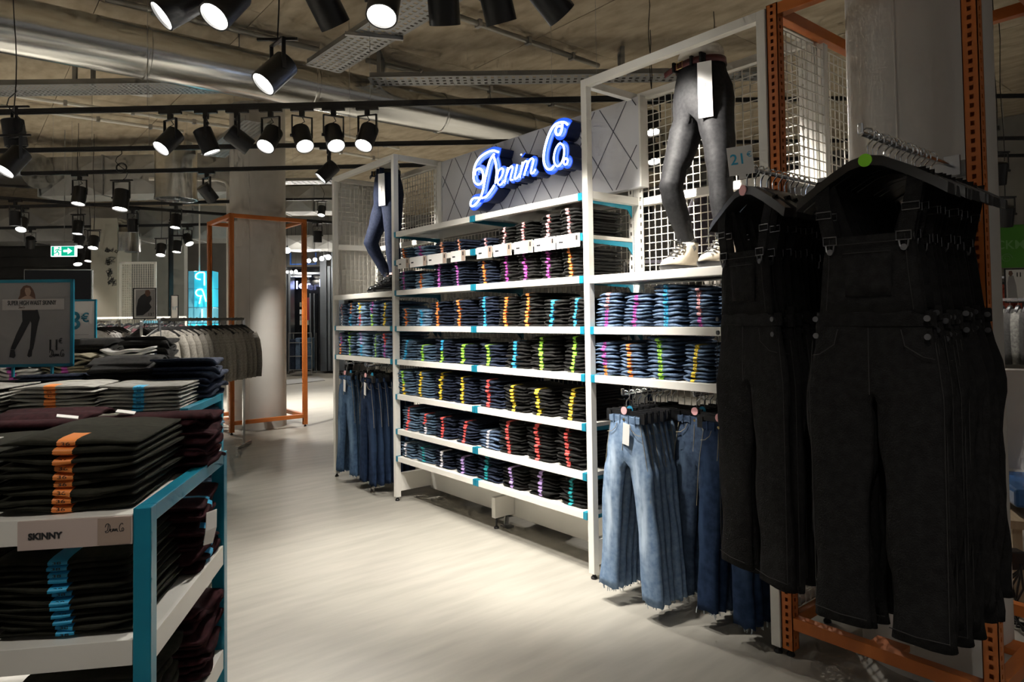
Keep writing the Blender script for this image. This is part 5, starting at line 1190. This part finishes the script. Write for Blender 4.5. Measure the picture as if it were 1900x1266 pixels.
fg = MB(); fg.cyl((-7*k, -.006, 6*k), (-7*k, -.002, 6*k), 1.6*k, n=12)
for pts in ([(-8, 4), (-10, -1)], [(-10, -1), (-7, -4), (-8, -8)], [(-10, -1), (-13, -4), (-15.5, -4)], [(-8, 3), (-5, 1), (-3.5, 2)], [(-8, 3), (-12, 3), (-13, 0)]): fg.tube([(x*k, -.004, z*k) for x, z in pts], 1.0*k, 6)
fg.build('running_figure', 'exitg', ex); MB().cyl((0, .03, 15*k), (0, .03, 4.4-c.z), .006, n=6).build('rod', 'galv', ex)
# hanging neon box
c = at(375, 552, 11.4); k = 11.4/FPX; MT['neonbox'] = mat('cyan_acrylic', (.03, .30, .38), .15, emit=(.02, .42, .60), estr=.55); MT['cyan_tube'] = glow('cyan_neon', (.45, .95, 1.), 3.)
MT['neonclear'] = mat('pale_cyan_acrylic', (.10, .28, .34), .15, emit=(.05, .30, .42), estr=.3)
nb = thing('neon_box', 'hanging cyan light box with mirrored neon letters', 'neon box', c, FACE+.12)
for i, (z0, z1, m) in enumerate(((17, 49, 'neonbox'), (-18, 16, 'neonbox'), (-48, -19, 'neonclear'))):
    MB().box(-14*k, 19*k, 0, .30, z0*k, z1*k).build('box_section', m, nb, bevel=.004); MB().box(-25*k, -14.5*k, .02, .30, z0*k, z1*k).build('side_section', 'neonclear', nb)
def ntube(pts): MB().tube([((x-7)*k, -.03, z*k) for x, z in cat(pts, 4)], 1.1*k, 7).build('neon_letter', 'cyan_tube', nb, True)
ntube([(12, 22), (12, 45)]); ntube([(12, 46), (3, 46), (-3, 41), (-2, 35), (5, 33)])
ntube([(15, -8), (10, 10), (7, 15)]); ntube([(8, 15), (0, 14), (-3, 8), (1, 3), (8, 3)]); ntube([(6, 2), (3, -12)])
ntube([(8, -22), (8, -44)]); ntube([(-4, -56), (-2, -51), (0, -56)]); ntube([(17, -56), (19, -51), (21, -56)])
MB().box(-25*k, 19*k, -.01, .31, -60*k, -49*k).build('base_section', 'neonbox', nb); MB().cyl((-10*k, .15, 49*k), (-10*k, .15, 4.4-c.z), .012, n=8).build('hanging_rod', 'white', nb)

# ================================================================ SHOP ENTRANCE AT THE END OF THE AISLE
d = 18.4; k = d/FPX; c = at(572, 600, d)
se = thing('shop_entrance', 'dark glazed shop entrance at the far end of the aisle', 'shop entrance', (c.x, c.y, 0), FACE)
MT['jamb'] = mat('brushed_jamb', (.20, .22, .25), .35, .8); MT['glassd'] = mat('dark_glass', (.012, .013, .016), .12); MT['redp'] = mat('red_panel', (.22, .012, .02), .5)
def ez(y): return 1.45+(605-y)*k
def eb(name, x0, x1, ya, yb, m, y0=0., y1=.1): return MB().box((x0-572)*k, (x1-572)*k, y0, y1, max(0.001, ez(yb)), ez(ya)).build(name, m, se)
eb('recess_back', 512, 640, 500, 710, 'glassd', .9, 1.0); eb('fascia', 512, 640, 478, 506, 'walldark', 0, .9)
for x0, x1, ya in ((513, 531, 506), (534, 538, 512), (573, 576, 556), (581, 583, 556), (595, 607, 492), (609, 614, 506), (616, 640, 480)): eb('jamb', x0, x1, ya, 700, 'jamb', -.05 if x1 > 600 else .05, .4)
eb('transom', 534, 600, 516, 520, 'jamb', .1, .3); eb('transom', 538, 576, 522, 525, 'jamb', .1, .3)
eb('red_panel', 549, 572, 562, 607, 'redp', .85, .9); eb('white_shelf', 541, 558, 606, 615, 'wallpale', .7, .9)
for i, (y, m) in enumerate(((571, 'khaki'), (585, 'whitej'), (597, 'greyj'))): eb('shelf_goods', 541, 548, y, y+9, m, .7, .9)
MT['blue_er'] = glow('blue_white_neon', (.45, .5, 1.), 5.)
t_ = text('neon_text', 'ler', 16*k*1.3, 'blue_er', se, ((552-572)*k, .5, ez(539)), bold=.004, sx=1.25)
eb('neon_bar', 583.5, 585.5, 528, 542, 'blue_er', .5, .53)
MT['bluebox'] = mat('blue_frame', (.01, .04, .14), .4, emit=(.01, .05, .2), estr=.3)
for x0, x1, ya, yb in ((545, 547, 482, 503), (570, 572, 482, 503), (545, 593, 502, 504), (591, 593, 482, 503)): eb('blue_frame_bar', x0, x1, ya, yb, 'bluebox', -.3, -.25)
for (x, y, dd, r, l) in ((533, 465, 16., .068, 'leftmost large globe lamp beside the orange frame'), (573, 484, 17., .05, 'second globe lamp over the entrance'), (584.5, 482, 17., .05, 'third globe lamp over the entrance'), (597, 480, 16.6, .055, 'fourth globe lamp over the entrance'),
                       (609, 477.5, 16., .062, 'rightmost large globe lamp over the entrance'), (533, 505, 18., .035, 'leftmost small globe lamp at the entrance'), (541, 505, 18., .038, 'middle small globe lamp at the entrance'), (549, 504, 17.8, .042, 'rightmost small globe lamp at the entrance')):
    p = at(x, y, dd); g_ = thing('globe_lamp', l, 'pendant lamp', p, 0, 'globe lamps at the entrance')
    MB().lathe([(r*math.sin(PI*i/12)+1e-4, -r*math.cos(PI*i/12)) for i in range(13)], 20, cap=False).build('globe', 'lens', g_, 'all'); MB().cyl((0, 0, r), (0, 0, r+.05), .015, n=8).build('cap', 'black', g_); MB().cyl((0, 0, r), (0, 0, 3.9-p.z), .004, n=5).build('cord', 'black', g_)
    L = bpy.data.lights.new('globe_light', 'POINT'); L.energy = 8; L.color = (1, .92, .8); L.shadow_soft_size = r; lo = bpy.data.objects.new('lamp', L); col.objects.link(lo); lo.parent = g_; lo.location = (0, 0, -r-.02)
p = at(557, 660, 17.6); tr = thing('stock_trolley', 'wire stock trolley filled with dark blue clothes at the entrance', 'trolley', (p.x, p.y, 0), FACE)
for x in (-.3, .3):
    for y in (0, .4): MB().cyl((x, y, .05), (x, y, 1.1), .012, n=6).build('upright', 'steel', tr)
for z in (.15, .5, .85, 1.1): MB().box(-.3, .3, 0, .02, z, z+.02).build('bar', 'steel', tr)
for i in range(4): MB().box(-.28+.14*i, -.15+.14*i, .03, .36, .16, .95+.03*(i % 2)).build('clothes_bundle', ['dk', 'mid', 'dk', 'slate'][i], tr, bevel=.02)
m0 = [onZ(x, y, .004) for x, y in ((527, 706), (590, 699), (603, 706), (527, 715))]
tag(MB().add([tuple(q) for q in m0]+[(q.x, q.y, .012) for q in m0], [(0, 1, 2, 3), (7, 6, 5, 4), (0, 4, 5, 1), (1, 5, 6, 2), (2, 6, 7, 3), (3, 7, 4, 0)]).build('entrance_mat', mat('grey_mat', (.30, .30, .30), .9)), 'pale grey mat on the floor at the entrance', 'mat')
m1 = [onZ(x, y, .002) for x, y in ((470, 692), (640, 688), (640, 705), (470, 716))]
# ================================================================ RIGHT BACKGROUND
d = 8.6; k = d/FPX; c = at(1915, 456, d); MT['banner'] = noisy('green_banner', (.06, .24, .025), (.08, .29, .035), 2, .6); MT['bannerl'] = mat('banner_light', (.17, .38, .12), .6)
bn = thing('wall_banner', 'green banner with pale lettering right of the near column', 'banner', c, FACE-.15)
MB().box(-60*k, 60*k, 0, .02, -40*k, 40*k).build('panel', 'banner', bn)
text('lettering', 'CKMOR', 17*k*1.35, 'bannerl', bn, (-20*k, -.003, 2*k), bold=.002, sx=1.05)
MB().tube([((-44+10*math.cos(a)*(1-a/14))*k, -.003, (-22+9*math.sin(a)*(1-a/14))*k) for a in [i*.35 for i in range(30)]], .6*k, 5).build('swirl', 'bannerl', bn)
c = at(1897, 530, 8.0); k = 8.0/FPX; pb = sign_frame('poster_sign', 'black-framed poster of a figure in grey priced 11 euro', c, 62*k, 64*k, 'black', FACE-.1, legs=(0,), legz=-.5, bw=.014)
flat(MB(), [((x-1897)*k, (530-y)*k) for x, y in ((1876, 508), (1882, 512), (1886, 530), (1888, 556), (1871, 556), (1871, 525), (1873, 514))], -.004).build('figure_print', 'photogrey', pb)
flat(MB(), [((x-1897)*k, (530-y)*k) for x, y in ((1874, 503), (1879, 502), (1881, 508), (1877, 513), (1873, 509))], -.005).build('head_print', 'hairp', pb)
text('price_text', '11', .07, 'ink', pb, (-6*k, -.005, 20*k), bold=.002)
a, b = at(1838, 575, 7.4), at(1990, 575, 7.0); rack('clothes rack of black trousers right of the near column', a, b, 1.56)
fill(a, b, 1.56, 10, [top_mesh('bk', 31), top_mesh('greyd', 32)], '%s black garment from left on the rack right of the near column', 'black garments right of the near column', FACE+.8)
a, b = at(1800, 540, 9.4), at(1990, 540, 9.4); zr = 1.9; MT['coral'] = cloth('coral_knit', (.46, .10, .07), (.58, .15, .11), 30)
rack('clothes rack of coral tops below the green banner', a, b, zr); fill(a, b, zr, 8, [top_mesh('coral', 33), top_mesh('coral', 34)], '%s coral top from left below the green banner', 'coral tops below the green banner', FACE+.5)
# moulded white chair on a wooden bench with blue cushion
c = at(1893, 960, 3.35); bt = thing('bench_seat', 'white moulded seat with blue cushion on a wooden bench', 'seat', (c.x, c.y, 0), FACE-.35)
MT['shell'] = mat('white_moulding', (.55, .54, .53), .22); MT['bluecush'] = noisy('blue_vinyl', (.015, .07, .20), (.025, .10, .27), 4, .3); MT['wood'] = noisy('pale_wood', (.36, .27, .17), (.46, .36, .24), 3, .5, stretch=(8, 1, 1))
MB().loft([[(-.10+.02*i, y, z) for y, z in ((.32, .58), (.36, .60), (.42, 1.06), (.44, 1.10), (.49, 1.10), (.46, .60), (.40, .52), (.32, .52))] if False else [(x, y+.10*abs(x-.35)**2, z+dz) for y, z in ((.10, .56), (.26, .60), (.34, .98), (.37, 1.12), (.42, 1.13), (.42, .98), (.36, .56), (.10, .52))] for x, dz in ((-.10, -.03), (-.07, -.005), (.0, 0), (.3, 0), (.6, 0), (.74, -.005), (.78, -.03))]).build('shell', 'shell', bt, True, bevel=.01)
MB().box(-.07, .75, -.18, .27, .515, .60).build('cushion', 'bluecush', bt, bevel=.015); MB().box(-.1, .8, -.2, .42, .42, .46).build('bench_board', 'wood', bt, bevel=.003)
for x in (-.06, .72):
    for y in (-.14, .36): MB().box(x-.02, x+.02, y-.02, y+.02, 0, .42).build('leg', 'wood', bt)
p = at(1885, 1060, 3.0); ck = thing('cable_bundle', 'black power cables hanging under the bench and on the floor', 'cables', (p.x, p.y, 0), FACE)
MB().box(-.03, .05, 0, .06, .30, .38).build('power_adapter', 'blackp', ck, bevel=.006)
for i in range(5): MB().tube(cat3([(.02+.01*i, 0, .33), (.03-.02*i, .02*i, .22), (-.02+.02*i, .03, .10), (.05, .05*i, .02), (.2+.05*i, .1-.05*i, .008), (.4, .12*i-.1, .008)]) if False else [(.02+.01*i, 0, .33), (.03-.01*i, .02*i, .22), (-.01+.02*i, .03, .10), (.05, .04*i, .02), (.2+.05*i, .1-.05*i, .008), (.4, .12*i-.1, .008)], .005, 6).build('cable', 'blackp', ck, True)
